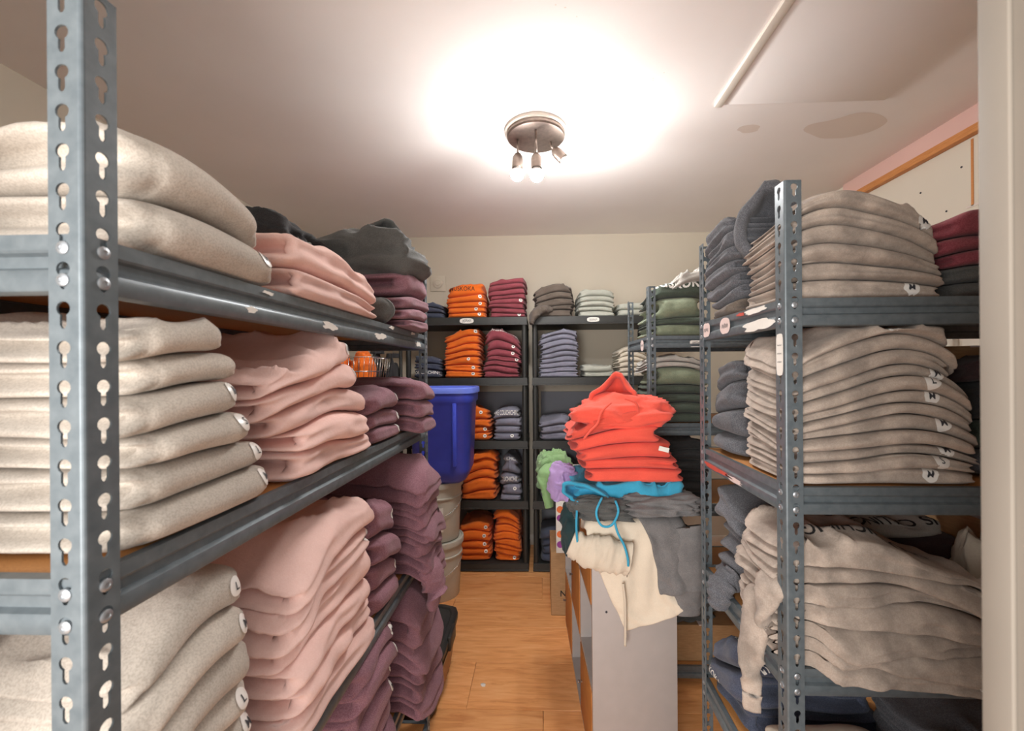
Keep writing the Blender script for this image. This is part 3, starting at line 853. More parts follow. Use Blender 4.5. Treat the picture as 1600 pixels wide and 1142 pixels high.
# ------------------------------------------------------------------ steel racks
def post_me(h=1.829, pitch=.0381, w=.034, th=.002, rad=.004):
    bm = bmesh.new()
    hole = []
    s0, zc = .0195, pitch / 2
    for a in np.linspace(90, 243, 7): hole.append((cos(radians(a)) * .0070, .0055 + sin(radians(a)) * .0070))
    hole += [(-.0034, -.004), (-.0034, -.0105), (-.0018, -.0135)]
    left = [(s0 + x, zc + z) for x, z in hole] + [(s0, zc - .0142)]
    right = [(2 * s0 - x, z) for x, z in left]
    right[0] = left[0]; right[-1] = left[-1]
    n = int(h / pitch)
    def put(mapf):
        for i in range(n):
            zo = i * pitch
            for d in (0.0, th):
                L = [(rad, 0), (s0, 0)] + left[::-1] + [(s0, pitch), (rad, pitch)]
                R = [(s0, 0), (w, 0), (w, pitch), (s0, pitch)] + right
                for poly in (L, R):
                    q = [mapf(x, z + zo, d) for x, z in poly]
                    bm.faces.new([bm.verts.new(p) for p in q])
            loop = left + right[-2:0:-1]
            for k in range(len(loop)):
                a, b = loop[k], loop[(k + 1) % len(loop)]
                bm.faces.new([bm.verts.new(p) for p in (mapf(a[0], a[1] + zo, 0), mapf(b[0], b[1] + zo, 0), mapf(b[0], b[1] + zo, th), mapf(a[0], a[1] + zo, th))])
        ht = n * pitch
        for (a, za), (b, zb) in (((w, 0), (w, ht)), ((rad, ht), (w, ht)), ((rad, 0), (w, 0))):
            bm.faces.new([bm.verts.new(p) for p in (mapf(a, za, 0), mapf(b, zb, 0), mapf(b, zb, th), mapf(a, za, th))])
    put(lambda s, z, d: (s, d, z)); put(lambda s, z, d: (d, s, z))
    ht = n * pitch; k = 4
    arc = [(rad - rad * cos(a), rad - rad * sin(a)) for a in np.linspace(0, pi / 2, k + 1)]
    ins = [(max(x, th), max(y, th)) for x, y in arc]
    for i in range(k):
        for A in (arc, ins):
            bm.faces.new([bm.verts.new(p) for p in ((*A[i], 0), (*A[i + 1], 0), (*A[i + 1], ht), (*A[i], ht))])
        bm.faces.new([bm.verts.new(p) for p in ((*arc[i], ht), (*arc[i + 1], ht), (*ins[i + 1], ht), (*ins[i], ht))])
    bmesh.ops.remove_doubles(bm, verts=bm.verts, dist=1e-5)
    bmesh.ops.recalc_face_normals(bm, faces=bm.faces)
    me = bpy.data.meshes.new('post'); bm.to_mesh(me); bm.free()
    return me
POST = post_me()
RIVET = lathe_me([(.0064, -.0015), (.0064, .0004), (.005, .0014), (.0028, .0018), (.0024, .0010)], 14)
_beam = {}
def beam_me(L):
    L = round(L, 3)
    if L in _beam: return _beam[L]
    prof = [(0, 0), (0, -.015), (.0015, -.0175), (.0065, -.020), (.0065, -.031), (.0005, -.0345), (-.001, -.038), (-.001, -.050), (.001, -.055), (.006, -.057), (.013, -.057), (.013, -.052), (.0035, -.051),
            (.0035, -.037), (.009, -.0335), (.009, -.0165), (.012, -.016), (.013, 0)]
    V, F = [], []
    n = len(prof)
    for x in (-L / 2, L / 2): V += [(x, y, z) for y, z in prof]
    for i in range(n): F.append((i, (i + 1) % n, n + (i + 1) % n, n + i))
    F.append(tuple(range(n))[::-1]); F.append(tuple(range(n, 2 * n)))
    me = mesh_np('beam', V, F); 
    bm = bmesh.new(); bm.from_mesh(me); bmesh.ops.recalc_face_normals(bm, faces=bm.faces); bm.to_mesh(me); bm.free()
    me.set_sharp_from_angle(angle=radians(30))
    _beam[L] = me
    return me
def rack(label, x0, x1, y0, y1, levels, rivets=()):
    r = empty('shelving_rack', ((x0 + x1) / 2, (y0 + y1) / 2, 0), label, 'shelving rack', 'grey steel racks')
    w, d = x1 - x0, y1 - y0
    cor = [(-w / 2, -d / 2, 0), (w / 2, -d / 2, pi / 2), (w / 2, d / 2, pi), (-w / 2, d / 2, -pi / 2)]
    for i, (cx, cy, rz) in enumerate(cor):
        p = obj('post', POST, M['steel'], r, (cx, cy, 0.002), (0, 0, rz))
        if i in rivets:
            for z in levels:
                for dz in (-.016, -.047):
                    for (lx, ly, ry, rx) in ((.0195, -.0005, 0, pi / 2), (-.0005, .0195, -pi / 2, 0)):
                        q = obj('rivet', RIVET, M['rivet'], p, (lx, ly, z + dz), (rx, ry, 0))
    e = .0025
    for z in levels:
        for (cx, cy, rz, L) in ((0, -d / 2 + e, 0, w - .006), (w / 2 - e, 0, pi / 2, d - .006), (0, d / 2 - e, pi, w - .006), (-w / 2 + e, 0, -pi / 2, d - .006)):
            obj('beam', beam_me(L), M['steel'], r, (cx, cy, z), (0, 0, rz))
        obj('shelf_board', box_me(-w / 2 + .017, w / 2 - .017, -d / 2 + .017, d / 2 - .017, -.013, 0), M['board'], r, (0, 0, z - .0015))
    return r
LL = [1.585, 1.25, .785, .40, .09]
BL = [1.592, 1.208, .84, .50, .09]
CL = [1.603, 1.20, .83, .45, .085]
RL = rack('blue-grey perforated steel rack along the left of the aisle, nearest upright blurred', -.897, -.44, .385, 1.605, LL, (1, 2))
RB = rack('blue-grey perforated steel rack at the right, nearest the door frame', .495, 1.715, .86, 1.317, BL, (0, 3))
RC = rack('blue-grey perforated steel rack at the right rear, holding green sweatshirts', .495, 1.715, 1.93, 2.387, CL, (0, 3))

def patch_me(rx, ry, seed, rag=.15, n=28, sq=4.0):
    th = np.linspace(0, 2 * pi, n, endpoint=False)
    k = (abs(np.cos(th)) ** sq + abs(np.sin(th)) ** sq) ** (-1 / sq) * (1 + rag * noise3(np.cos(th) * 3, np.sin(th) * 3, 0, seed))
    return mesh_np('patch', np.stack([rx * k * np.cos(th), ry * k * np.sin(th), 0 * th], 1), [list(range(n))])
def shelf_label(root, name, pos, face, rx, ry, seed, mat='label_tape', lines=1, rag=.05, sq=3.0, label=None, ink='ink'):
    """flat label on a beam: face gives the outward direction"""
    rot = {'A': (pi / 2, 0, -pi / 2), 'F': (pi / 2, 0, 0), 'L': (pi / 2, 0, pi / 2)}[face]
    l = obj(name, patch_me(rx, ry, seed, rag, sq=sq), M[mat], root, tuple(Vector(pos) - root.location), rot)
    if label: l['label'] = label
    for k in range(lines):
        V, F = scribble(seed * 5 + k, 1.3, .5 if lines == 1 else .3)
        s = obj('handwriting', mesh_np('handwriting', V * rx * .95, F), M[ink], l, (0, (0 if lines == 1 else ry * (.45 - k * .8 / (lines - 1))), .0006))
    return l
# labels and tape on the racks
xa = .495 + .0013
shelf_label(RB, 'label_tape', (xa - .0009, 1.262, 1.565), 'A', .026, .021, 1, label='pinkish hand-written tape label')
shelf_label(RB, 'label_tape', (xa - .0009, 1.137, 1.565), 'A', .030, .021, 2, label='pinkish hand-written tape label')
shelf_label(RB, 'torn_tape', (xa - .0009, .965, 1.548), 'A', .062, .011, 3, 'paper', 0, .3, label='torn white tape')
shelf_label(RB, 'torn_tape', (xa - .0009, .985, 1.5835), 'A', .05, .006, 4, 'paper', 0, .3)
shelf_label(RB, 'red_smear', (xa - .0009, 1.05, 1.5835), 'A', .02, .004, 5, 'red_ink', 0, .3)
shelf_label(RB, 'red_smear', (xa - .0012, 1.20, 1.165), 'A', .09, .006, 6, 'red_ink', 0, .3)
shelf_label(RB, 'torn_tape', (xa - .0012, 1.09, 1.163), 'A', .04, .006, 7, 'label_tape', 0, .3)
shelf_label(RB, 'post_sticker', (.4945, .8795, 1.478), 'A', .0125, .043, 8, 'paper', 3, .02, 6, label='white sticker with dark stripes on the upright')
shelf_label(RC, 'label_tape', (xa - .0015, 2.05, 1.565), 'A', .03, .026, 9, label='small white label')
shelf_label(RC, 'paper_label', (.712, 1.9318, 1.565), 'F', .028, .015, 10, 'paper', 3, .02, 8, label='white rectangular label with handwriting')
for y, z, a, b, s in ((.62, 1.545, .012, .004, 11), (.86, 1.545, .03, .008, 12), (1.13, 1.545, .035, .008, 13), (1.22, 1.578, .02, .004, 14), (1.49, 1.545, .03, .008, 15), (1.42, 1.578, .02, .004, 16), (.66, 1.578, .012, .003, 18)):
    shelf_label(RL, 'torn_tape', (-.4403 if z > 1.56 else -.4412, y, z), 'L', a, b, s, 'paper', 0, .4)

# ------------------------------------------------------------------ black plastic shelving at the back
def plastic_unit(label, x0, x1):
    y0, y1 = 2.985, 3.43
    r = empty('plastic_shelving', ((x0 + x1) / 2, (y0 + y1) / 2, 0), label, 'shelving unit', 'black plastic shelving units')
    w, d = x1 - x0, y1 - y0
    Z = [.062, .507, .94, 1.395, 1.832]
    for z in Z:
        bm = bmesh.new()
        # tray with a slightly bowed front lip
        n = 16; P = []
        for k in range(n + 1): P.append((-w / 2 + w * k / n, -d / 2 - .008 * (1 - (2 * k / n - 1) ** 2)))
        P += [(w / 2, d / 2), (-w / 2, d / 2)]
        top = [bm.verts.new((x, y, 0)) for x, y in P]; mid = [bm.verts.new((x * 1.0, y, -.046)) for x, y in P]
        lip = [bm.verts.new((x * 1.006, y - .003 if y < 0 else y, -.048)) for x, y in P]; bot = [bm.verts.new((x * 1.006, y - .003 if y < 0 else y, -.056)) for x, y in P]
        bm.faces.new(top)
        for A, B in ((top, mid), (mid, lip), (lip, bot)):
            for k in range(len(P)): bm.faces.new((A[k], B[k], B[(k + 1) % len(P)], A[(k + 1) % len(P)]))
        bm.faces.new(bot[::-1])
        bmesh.ops.recalc_face_normals(bm, faces=bm.faces)
        bmesh.ops.bevel(bm, geom=[e for e in bm.edges if all(v in top for v in e.verts)], offset=.004, segments=2, affect='EDGES')
        me = bpy.data.meshes.new('shelf'); bm.to_mesh(me); bm.free()
        obj('shelf', me, M['plastic_black'], r, (0, 0, z))
    P0 = lathe_me([(.0165, 0), (.0185, .02), (.0185, .34), (.0165, .36), (.0165, .382)], 18)
    for a, b in zip(Z[:-1], Z[1:]):
        s = (b - .056 - a) / .382
        for sx in (-1, 1):
            for sy in (-1, 1):
                p = obj('post', P0, M['plastic_black'], r, (sx * (w / 2 - .02), sy * (d / 2 - .022), a)); p.scale = (1, 1, s)
    for sx in (-1, 1):
        for sy in (-1, 1):
            obj('foot', lathe_me([(.02, 0), (.022, .008)], 14), M['plastic_black'], r, (sx * (w / 2 - .03), sy * (d / 2 - .04), 0))
    return r
PD = plastic_unit('black five-tier plastic shelving unit with orange garments, back left', -.985, -.098)
PE = plastic_unit('black five-tier plastic shelving unit behind the coral pile, back right', -.062, .825)
shelf_label(PD, 'shelf_sticker', (-.53, 2.9744, 1.806), 'F', .05, .019, 21, 'paper', 1, .02, 3, label='white hand-written sticker on the shelf lip')
shelf_label(PE, 'shelf_sticker', (.375, 2.9742, 1.806), 'F', .044, .017, 22, 'paper', 1, .02, 3, label='white hand-written sticker on the shelf lip')

# ------------------------------------------------------------------ white cube cabinet with oak doors
cab = empty('cube_cabinet', (.325, 1.48, 0), 'white cube cabinet with oak door panels, buried under a pile of hoodies', 'cabinet', None, radians(2.6))
cw, clen, chh, T = .30, .93, .905, .016
cell = (clen - 4 * T) / 3; ch = (chh - 4 * T) / 3
box('side_panel', (-cw / 2, cw / 2, 0, T, 0, chh), M['melamine'], cab, .0012)
box('side_panel', (-cw / 2, cw / 2, clen - T, clen, 0, chh), M['melamine'], cab, .0012)
box('top_panel', (-cw / 2, cw / 2, T, clen - T, chh - T, chh), M['melamine'], cab, .0012)
box('bottom_panel', (-cw / 2, cw / 2, T, clen - T, 0, T), M['melamine'], cab)
for k in (1, 2):
    y = k * (cell + T); box('divider', (-cw / 2 + .001, cw / 2 - .004, y, y + T, T, chh - T), M['melamine'], cab)
    for c in range(3):
        y0 = T + c * (cell + T); box('cube_shelf', (-cw / 2 + .001, cw / 2 - .004, y0, y0 + cell, k * (ch + T), k * (ch + T) + T), M['melamine'], cab)
box('back_panel', (cw / 2 - .004, cw / 2, T, clen - T, T, chh - T), M['melamine'], cab)
for c in range(3):
    for rw in range(3):
        if (c + rw) % 2 == 0:
            y0 = T + c * (cell + T); z0 = T + rw * (ch + T)
            d_ = box('door', (-cw / 2 - .002, -cw / 2 + .014, y0 + .002, y0 + cell - .002, z0 + .002, z0 + ch - .002), M['oakdoor'], cab, .001)
            obj('knob', lathe_me([(.004, 0), (.004, .008), (.007, .012), (.005, .017)], 12), M['wire'], d_, (-.008, .10, 0), (0, -pi / 2, 0))
for (x, z) in ((-.1, .595), (.105, .60), (-.1, .10), (.105, .10)):
    obj('cam_screw', lathe_me([(.004, 0), (.004, .0012), (.002, .0016)], 12), M['ink'], cab, (x, -.0002, z), (pi / 2, 0, 0))

# ------------------------------------------------------------------ folded stacks: left rack
stack('nearest pile on the left rack top shelf', 'folded cream sweatshirt', 'cream', 'L', .423, .69, -.425, 1.585, [.060, .074], .40, 101, 'near',
      sag=.16, peak=-.4, gE=.9, gF=0, stick={0: .40}, group='cream pile on the top left shelf')
stack('on the left rack top shelf, beside the cream pile', 'folded pink hoodie', 'pink', 'L', .69, 1.135, -.42, 1.585, [.056, .062], .235, 102, 'near',
      sag=.24, tilt=-.13, gE=1.1, gF=.55, rough=1.9, name='folded_hoodie', cat='hoodie', group='pink pile on the top left shelf')
stack('tucked between pink and plum piles, left rack top shelf', 'folded dark grey garment', 'darkgrey', 'L', 1.14, 1.24, -.425, 1.585, [.07], .24, 103, 'mid', gF=0, name='folded_garment', cat='garment')
stack('far end of the left rack top shelf', ['small folded plum hoodie', 'folded plum hoodie', 'folded plum hoodie', 'thick folded plum hoodie'], 'purple', 'L', 1.245, 1.56, -.40, 1.585, [.035, .034, .036, .088], .42, 104, 'near',
      sag=.10, gE=1.0, gF=.2, rough=1.4, widths=[.8, .9, .95, 1], name='folded_hoodie', cat='hoodie', group='plum pile on the top left shelf')
stack('behind the pink hoodies on the left rack top shelf', 'folded black hoodie', 'black', 'L', .98, 1.225, -.665, 1.585, [.05, .05, .05, .048], .22, 105, 'mid', rough=1.5,
      name='folded_hoodie', cat='hoodie', group='black pile behind the pink hoodies')
crumple('bundled_jacket', 'glossy black jacket bundled on top of the black pile, left rack', 'jacket', 'black', (-.74, 1.12, 1.776), (.095, .125, .058), 3, .35, 2.0, (1, 1, 1.6))
crumple('scrunched_scarf', 'grey-beige scrunched cloth beside the bundled black jacket, left rack top', 'scarf', 'palegrey', (-.672, 1.19, 1.776), (.035, .10, .026), 8, .5, 3.0, (1, 2.2, 1))
jk = crumple('crumpled_hoodie', 'dark grey crumpled hoodie lying on the plum pile, left rack top shelf', 'hoodie', 'darkgrey', (-.60, 1.42, 1.752), (.19, .15, .105), 5, .26, 1.9, (1, .55, 1.6))
hood('hood', (-.53, 1.40, 1.90), (.35, -.75, .35), (.2, 0, 1), .075, .055, .10, 'darkgrey', 5, .02, parent=jk, poff=(-.60, 1.42, 1.752))

stack('nearest pile on the left rack second shelf', 'folded cream sweatshirt', 'cream', 'L', .423, .695, -.43, 1.25, [.048, .047, .048, .046, .048, .044], .42, 111, 'near',
      sag=.10, gE=.8, gF=0, stick={0: .43, 1: .42, 2: .42, 3: .42}, widths=[1, .95, .76, .70, .70, .62], letters=['M', 'L', 'S'], group='cream pile on the second left shelf', peak=-.1)
stack('pink pile on the left rack second shelf', 'folded pink hoodie', 'pink', 'L', .715, 1.09, -.42, 1.25, [.05, .052, .054, .055, .056], .40, 112, 'near',
      sag=.12, gE=1.2, gF=.35, rough=2.0, ulean=-.10, stick={3: .42, 4: .40}, letters=['M', 'L'], name='folded_hoodie', cat='hoodie', group='pink pile on the second left shelf', thickvar=.42)
stack('near plum pile on the left rack second shelf', 'folded plum hoodie', 'purple', 'L', 1.07, 1.32, -.425, 1.25, [.042, .046, .054], .38, 113, 'near',
      sag=.10, gE=.9, gF=.2, stick={0: .40, 1: .42, 2: .40}, rough=1.3, ulean=-.03, name='folded_hoodie', cat='hoodie', group='near plum pile on the second left shelf')
stack('far plum pile on the left rack second shelf', 'folded plum hoodie', 'purple', 'L', 1.325, 1.56, -.365, 1.25, [.046, .05, .062], .42, 114, 'near',
      sag=.14, gE=.9, gF=.3, rough=1.5, edge=-.436, droop=.25, name='folded_hoodie', cat='hoodie', group='far plum pile on the second left shelf')

stack('nearest pile on the left rack third shelf', 'folded cream sweatshirt', 'cream', 'L', .423, .665, -.43, .785, [.05, .05, .05, .05, .052, .05, .048], .42, 121, 'near',
      sag=.12, gE=.8, gF=0, stick={2: .41, 3: .42, 5: .42, 6: .40}, letters=['L', 'S', 'M'], widths=[1, 1, 1, .93, .95, .94, .90], group='cream pile on the third left shelf')
stack('pink pile on the left rack third shelf', 'folded pink hoodie', 'pink', 'L', .675, 1.07, -.41, .785, [.054, .055, .056, .056, .06, .06], .40, 122, 'near',
      sag=.14, gE=1.3, gF=.4, rough=2.0, stick={4: .40}, name='folded_hoodie', cat='hoodie', group='pink pile on the third left shelf', thickvar=.42)
stack('near plum pile on the left rack third shelf', 'folded plum hoodie', 'purple', 'L', 1.075, 1.305, -.425, .785, [.06, .065, .07, .09], .40, 123, 'near',
      sag=.14, gE=.9, gF=.2, stick={1: .40, 3: .30}, rough=1.4, name='folded_hoodie', cat='hoodie', group='near plum pile on the third left shelf')
fp = stack('far plum pile on the left rack third shelf', 'folded plum hoodie', 'purple', 'L', 1.31, 1.56, -.355, .785, [.05, .048, .05, .05, .05, .052, .058], .42, 124, 'near',
      sag=.16, gE=1.1, gF=.45, rough=1.8, edge=-.436, droop=.5, name='folded_hoodie', cat='hoodie', group='far plum pile on the third left shelf', thickvar=.36)
sleeve('sleeve', [(-.40, 1.40, .80), (-.37, 1.385, .775), (-.362, 1.38, .72), (-.366, 1.38, .66)], [.05, .05, .042, .03], 'purple', fp[0][0], .5, 5, loc=None)
_s = bpy.data.objects['sleeve']; _s.location = Vector((-.40, 1.40, .80)) - fp[0][0].location
stack('near plum pile on the left rack fourth shelf', 'folded plum hoodie', 'purple', 'L', .95, 1.23, -.425, .40, [.056, .056, .058, .058, .058, .056], .40, 131, 'near',
      sag=.14, gE=.9, gF=.2, stick={2: .41, 3: .43, 4: .43, 5: .42}, rough=1.3, name='folded_hoodie', cat='hoodie', group='near plum pile on the fourth left shelf')
stack('far plum pile on the left rack fourth shelf', 'folded plum hoodie', 'purple', 'L', 1.235, 1.56, -.36, .40, [.055, .06, .065, .07, .08], .44, 132, 'near',
      sag=.16, gE=1.1, gF=.4, rough=1.8, edge=-.436, droop=.6, stick={2: .42, 4: .42}, name='folded_hoodie', cat='hoodie', group='far plum pile on the fourth left shelf', thickvar=.36)

# ------------------------------------------------------------------ right rack, near
stack('front pile on the right rack top shelf', 'folded taupe sweatshirt', 'taupe', 'F', .503, .845, .868, 1.592, [.034, .033, .034, .034, .036, .038], .215, 201, 'near',
      sag=.32, peak=-.12, gE=1.0, gF=.3, rough=1.5, stick={0: .27, 5: .36}, group='taupe pile on the top right shelf')
ch = stack('aisle end of the right rack top shelf, behind the taupe pile', ['small folded brown-grey hoodie'] + ['folded charcoal hoodie'] * 6, 'charcoal', 'A', 1.095, 1.31, .503, 1.592, [.055, .038, .036, .036, .038, .04, .045], .39, 202, 'near',
      sag=.10, gE=1.0, gF=.5, rough=1.9, mats=['umber'] + ['charcoal'] * 6, name='folded_hoodie', cat='hoodie', group='charcoal pile on the top right shelf', thickvar=.4, lean=.4)
hood('hood', (.578, 1.075, 1.808), (-.5, -1, .08), (.1, .1, 1), .066, .088, .13, 'charcoal', 11, .012, thick=.03, parent=ch[-1][0], poff=ch[-1][3])
stack('right of the taupe pile on the right rack top shelf', ['folded dark grey hoodie', 'folded dark grey hoodie', 'folded maroon hoodie', 'folded maroon hoodie', 'folded maroon hoodie'], 'maroon', 'F', .855, 1.13, .90, 1.592, [.036, .038, .03, .032, .042], .25, 203, 'mid',
      mats=['darkgrey', 'darkgrey', 'maroon', 'maroon', 'maroon'], rough=1.4, name='folded_hoodie', cat='hoodie', group='maroon and grey pile by the door frame')

stack('tall taupe pile on the right rack second shelf', 'folded taupe sweatshirt', 'taupe', 'F', .507, .905, .868, 1.208, [.028, .028, .027, .027, .028, .024, .026, .028, .024, .03, .028, .038], .225, 211, 'near',
      sag=.30, peak=-.18, gE=1.0, gF=.3, rough=1.5, stick={0: .22, 1: .27, 2: .28, 4: .26, 6: .22, 7: .24, 8: .27, 11: .12}, letters=['M', 'S', 'M', 'L'],
      widths=[.98, 1, 1, 1, 1, 1, 1, 1, .98, .90, .92, .86], group='taupe pile on the second right shelf', thickvar=.34)
stack('aisle end of the right rack second shelf, behind the taupe pile', 'bulky folded charcoal hoodie', 'charcoal', 'A', 1.10, 1.31, .503, 1.208, [.084, .084, .084, .084], .38, 212, 'near',
      sag=.16, gE=.9, gF=.6, rough=2.2, name='folded_hoodie', cat='hoodie', group='charcoal pile on the second right shelf', thickvar=.42)
dk = stack('dark pile on the right rack second shelf by the door', ['folded charcoal hoodie', 'folded dark green hoodie', 'folded black hoodie with drawstring', 'folded aubergine hoodie'], 'black', 'F', .925, 1.22, .93, 1.208, [.07, .07, .075, .06], .15, 213, 'mid',
      mats=['charcoal', 'darkgreen', 'black', 'aubergine'], rough=1.6, sag=.2, name='folded_hoodie', cat='hoodie', group='dark pile by the door frame')
_o = dk[2][0]
tube('drawstring', spline([Vector(p) - _o.location for p in ((.955, .915, 1.455), (.963, .909, 1.465), (.972, .909, 1.455), (.970, .908, 1.435), (.963, .909, 1.418), (.964, .91, 1.40))], 24), .003, M['bone'], _o)

tp = stack('messy taupe pile on the right rack third shelf', ['folded taupe hoodie'] * 6 + ['folded taupe sweatshirt with black lettering'], 'taupe', 'F', .482, .94, .815, .84, [.035, .035, .033, .035, .035, .035, .042], .26, 221, 'near',
      sag=.20, peak=-.42, gE=1.2, gF=.45, rough=2.2, notch=((.4, .514, .52, .543, .61), (.902, .902, .870, .870, .80)), stick={0: .32}, edge=.857, droop=.75, lean=-.5, name='folded_hoodie', cat='hoodie', group='taupe pile on the third right shelf', thickvar=.42,
      texts={6: [('COUCHICHING', -.0, .085, .0, .042, True, 'print_black', 1.1)]})
for q, (k_, pts_, rad_) in enumerate((
        (2, [(.53, .99, .94), (.495, .965, .915), (.470, .955, .82), (.468, .95, .75), (.468, .95, .685)], [.04, .04, .030, .022, .018]),
        (4, [(.53, .925, 1.00), (.495, .915, .985), (.478, .912, .945), (.474, .914, .90)], [.04, .04, .030, .022]))):
    sl = sleeve('sleeve', pts_, rad_, 'taupe', tp[k_][0], .5, 7 + q, .13)
    sl.location = Vector(pts_[0]) - tp[k_][0].location
ch3 = stack('aisle end of the right rack third shelf, behind the taupe pile', 'bulky folded charcoal hoodie', 'charcoal', 'A', 1.09, 1.31, .503, .84, [.085, .095, .10], .28, 222, 'near',
      sag=.16, gE=.8, gF=.6, rough=2.4, name='folded_hoodie', cat='hoodie', group='charcoal pile on the third right shelf', thickvar=.42)
sl = sleeve('sleeve', [(.52, 1.16, .875), (.492, 1.15, .87), (.478, 1.14, .84), (.477, 1.135, .805)], [.035, .035, .032, .02], 'charcoal', ch3[0][0], .8, 9, .25)
sl.location = Vector((.52, 1.16, .875)) - ch3[0][0].location
stack('back of the right rack third shelf', ['folded dark green hoodie', 'folded black hoodie', 'crumpled aubergine hoodie', 'folded pale grey tee with black lettering'], 'black', 'F', .79, 1.12, 1.09, .84, [.06, .06, .085, .032], .215, 223, 'mid',
      mats=['darkgreen', 'black', 'aubergine', 'palegrey'], rough=1.9, sag=.22, gF=.5, name='folded_garment', cat='garment', group='dark pile at the back of the third right shelf',
      texts={3: [('IS CALLING', .0, .03, .0, .04, True, 'print_black', .75)]}, widths=[1, 1, 1, .78])
nv = stack('aisle end of the right rack fourth shelf', ['folded navy hoodie', 'folded navy hoodie', 'folded navy hoodie with white lettering'], 'navy', 'A', 1.07, 1.31, .497, .50, [.062, .066, .062], .38, 231, 'near',
      sag=.14, gE=.9, gF=.6, rough=2.2, name='folded_hoodie', cat='hoodie', group='navy pile on the fourth right shelf', thickvar=.4,
      texts={2: [('LAKE COUCHICHING', 0, .05, 0, .024, False, 'print_white', .9)], 1: [('MUSKOKA', -.05, .0, -.03, .024, False, 'print_white', .3)]})
stack('front of the right rack fourth shelf, below the messy taupe pile', ['folded bone sweatshirt', 'folded bone sweatshirt with black script'], 'bone', 'F', .503, .80, .885, .50, [.05, .055], .16, 232, 'mid', rough=1.6, gF=.3,
      texts={1: [('Couchi', -.05, .04, 0, .06, False, 'print_black', 1.0)]}, group='bone pile on the fourth right shelf')

stack('right half of the right rack fourth shelf', 'folded charcoal hoodie', 'charcoal', 'F', .82, 1.22, .885, .50, [.06, .062, .06], .24, 233, 'mid', rough=1.6, name='folded_hoodie', cat='hoodie', group='charcoal pile on the fourth right shelf')
# cardboard boxes standing on the right rack
def carton(label, b, group=None, flaps=False, lid=None, name='cardboard_box'):
    x0, x1, y0, y1, z0, z1 = b
    r = empty(name, ((x0 + x1) / 2, (y0 + y1) / 2, z0), label, 'box', group)
    w, d, h = (x1 - x0) / 2, (y1 - y0) / 2, z1 - z0
    t = .004
    for nm, bb in (('box_wall', (-w, w, -d, -d + t, 0, h)), ('box_wall', (-w, w, d - t, d, 0, h)), ('box_wall', (-w, -w + t, -d + t, d - t, 0, h)), ('box_wall', (w - t, w, -d + t, d - t, 0, h)), ('box_bottom', (-w, w, -d, d, 0, t))):
        box(nm, bb, M['card'], r, .001, 1)
    if lid: box('lid', (-w - .006, w + .006, -d - .006, d + .006, h - .045, h + .004), M[lid], r, .003)
    elif flaps:
        for sx in (-1, 1):
            f = box('flap', (-.0015, .0015, -d, d, 0, w * .95), M['card'], r); f.location = (sx * w, 0, h + w * .45); f.rotation_euler = (0, sx * radians(22), 0)
    else:
        box('flap', (-w, w, -d, -.0008, h, h + .003), M['card'], r); box('flap', (-w, w, .0008, d, h, h + .003), M['card'], r)
        box('packing_tape', (-.025, .025, -d - .0006, d + .0006, h - .0, h + .0042), M['label_tape'], r)
    return r
carton('brown cardboard box behind the dark pile, right rack second shelf', (.96, 1.28, 1.10, 1.30, 1.208, 1.50))
carton('brown box with a white lid at the back, right rack third shelf', (1.14, 1.45, 1.08, 1.30, .84, 1.10), None, False, 'melamine', 'lidded_box')
crumple('crumpled_cloth', 'ivory crumpled cloth by the door frame, right rack third shelf', 'cloth', 'bone', (1.03, 1.0, .84), (.06, .045, .13), 14, .4, 2.5)

# ------------------------------------------------------------------ right rack, rear (greens)
gp = stack('green pile on the rear right rack top shelf', ['folded moss green hoodie', 'thin folded dark green hoodie', 'bulky folded moss green hoodie', 'folded hoodie with white script', 'folded pale grey hoodie'], 'green', 'F', .503, .80, 1.936, 1.603, [.055, .032, .10, .06, .045], .36, 301, 'near',
      mats=['green', 'darkgreen', 'green', 'darkgreen', 'palegrey'], rough=1.9, gE=1.1, gF=.35, sag=.12, peak=.3, widths=[1, .98, .96, 1, .62], name='folded_hoodie', cat='hoodie', group='green pile on the rear right rack',
      texts={3: [('Muskoka', -.02, .015, 0, .075, False, 'print_white', .55)]}, ulean=0)
gp[4][0].location.x += .11
stack('on the rear right rack second shelf', ['folded dark green sweatshirt'] * 4 + ['thick folded moss green sweatshirt', 'thin folded pale grey tee', 'thin folded pale grey tee'], 'darkgreen', 'F', .503, .80, 1.936, 1.20, [.046, .044, .046, .048, .075, .024, .024], .36, 302, 'near',
      mats=['darkgreen'] * 4 + ['green', 'palegrey', 'palegrey'], rough=1.2, gE=1.0, gF=.1, sag=.12, group='green pile on the rear right rack second shelf')
stack('on the rear right rack third shelf', 'folded black sweatshirt', 'black', 'F', .503, .80, 1.936, .83, [.05, .048, .046, .048, .046, .046], .36, 303, 'mid', rough=1.1, gF=.1, group='black pile on the rear right rack')
stack('on the rear right rack fourth shelf', 'folded charcoal sweatshirt', 'charcoal', 'F', .503, .80, 1.938, .45, [.05, .05, .05, .05], .34, 304, 'far', rough=1.3, group='charcoal pile on the rear right rack')
carton('brown cardboard box on the lowest shelf of the rear right rack', (.56, .95, 1.97, 2.33, .085, .25))
crumple('crumpled_garment', 'dark grey crumpled garment on the low box, rear right rack', 'garment', 'darkgrey', (.70, 2.08, .256), (.13, .10, .05), 21, .35, 2.4)

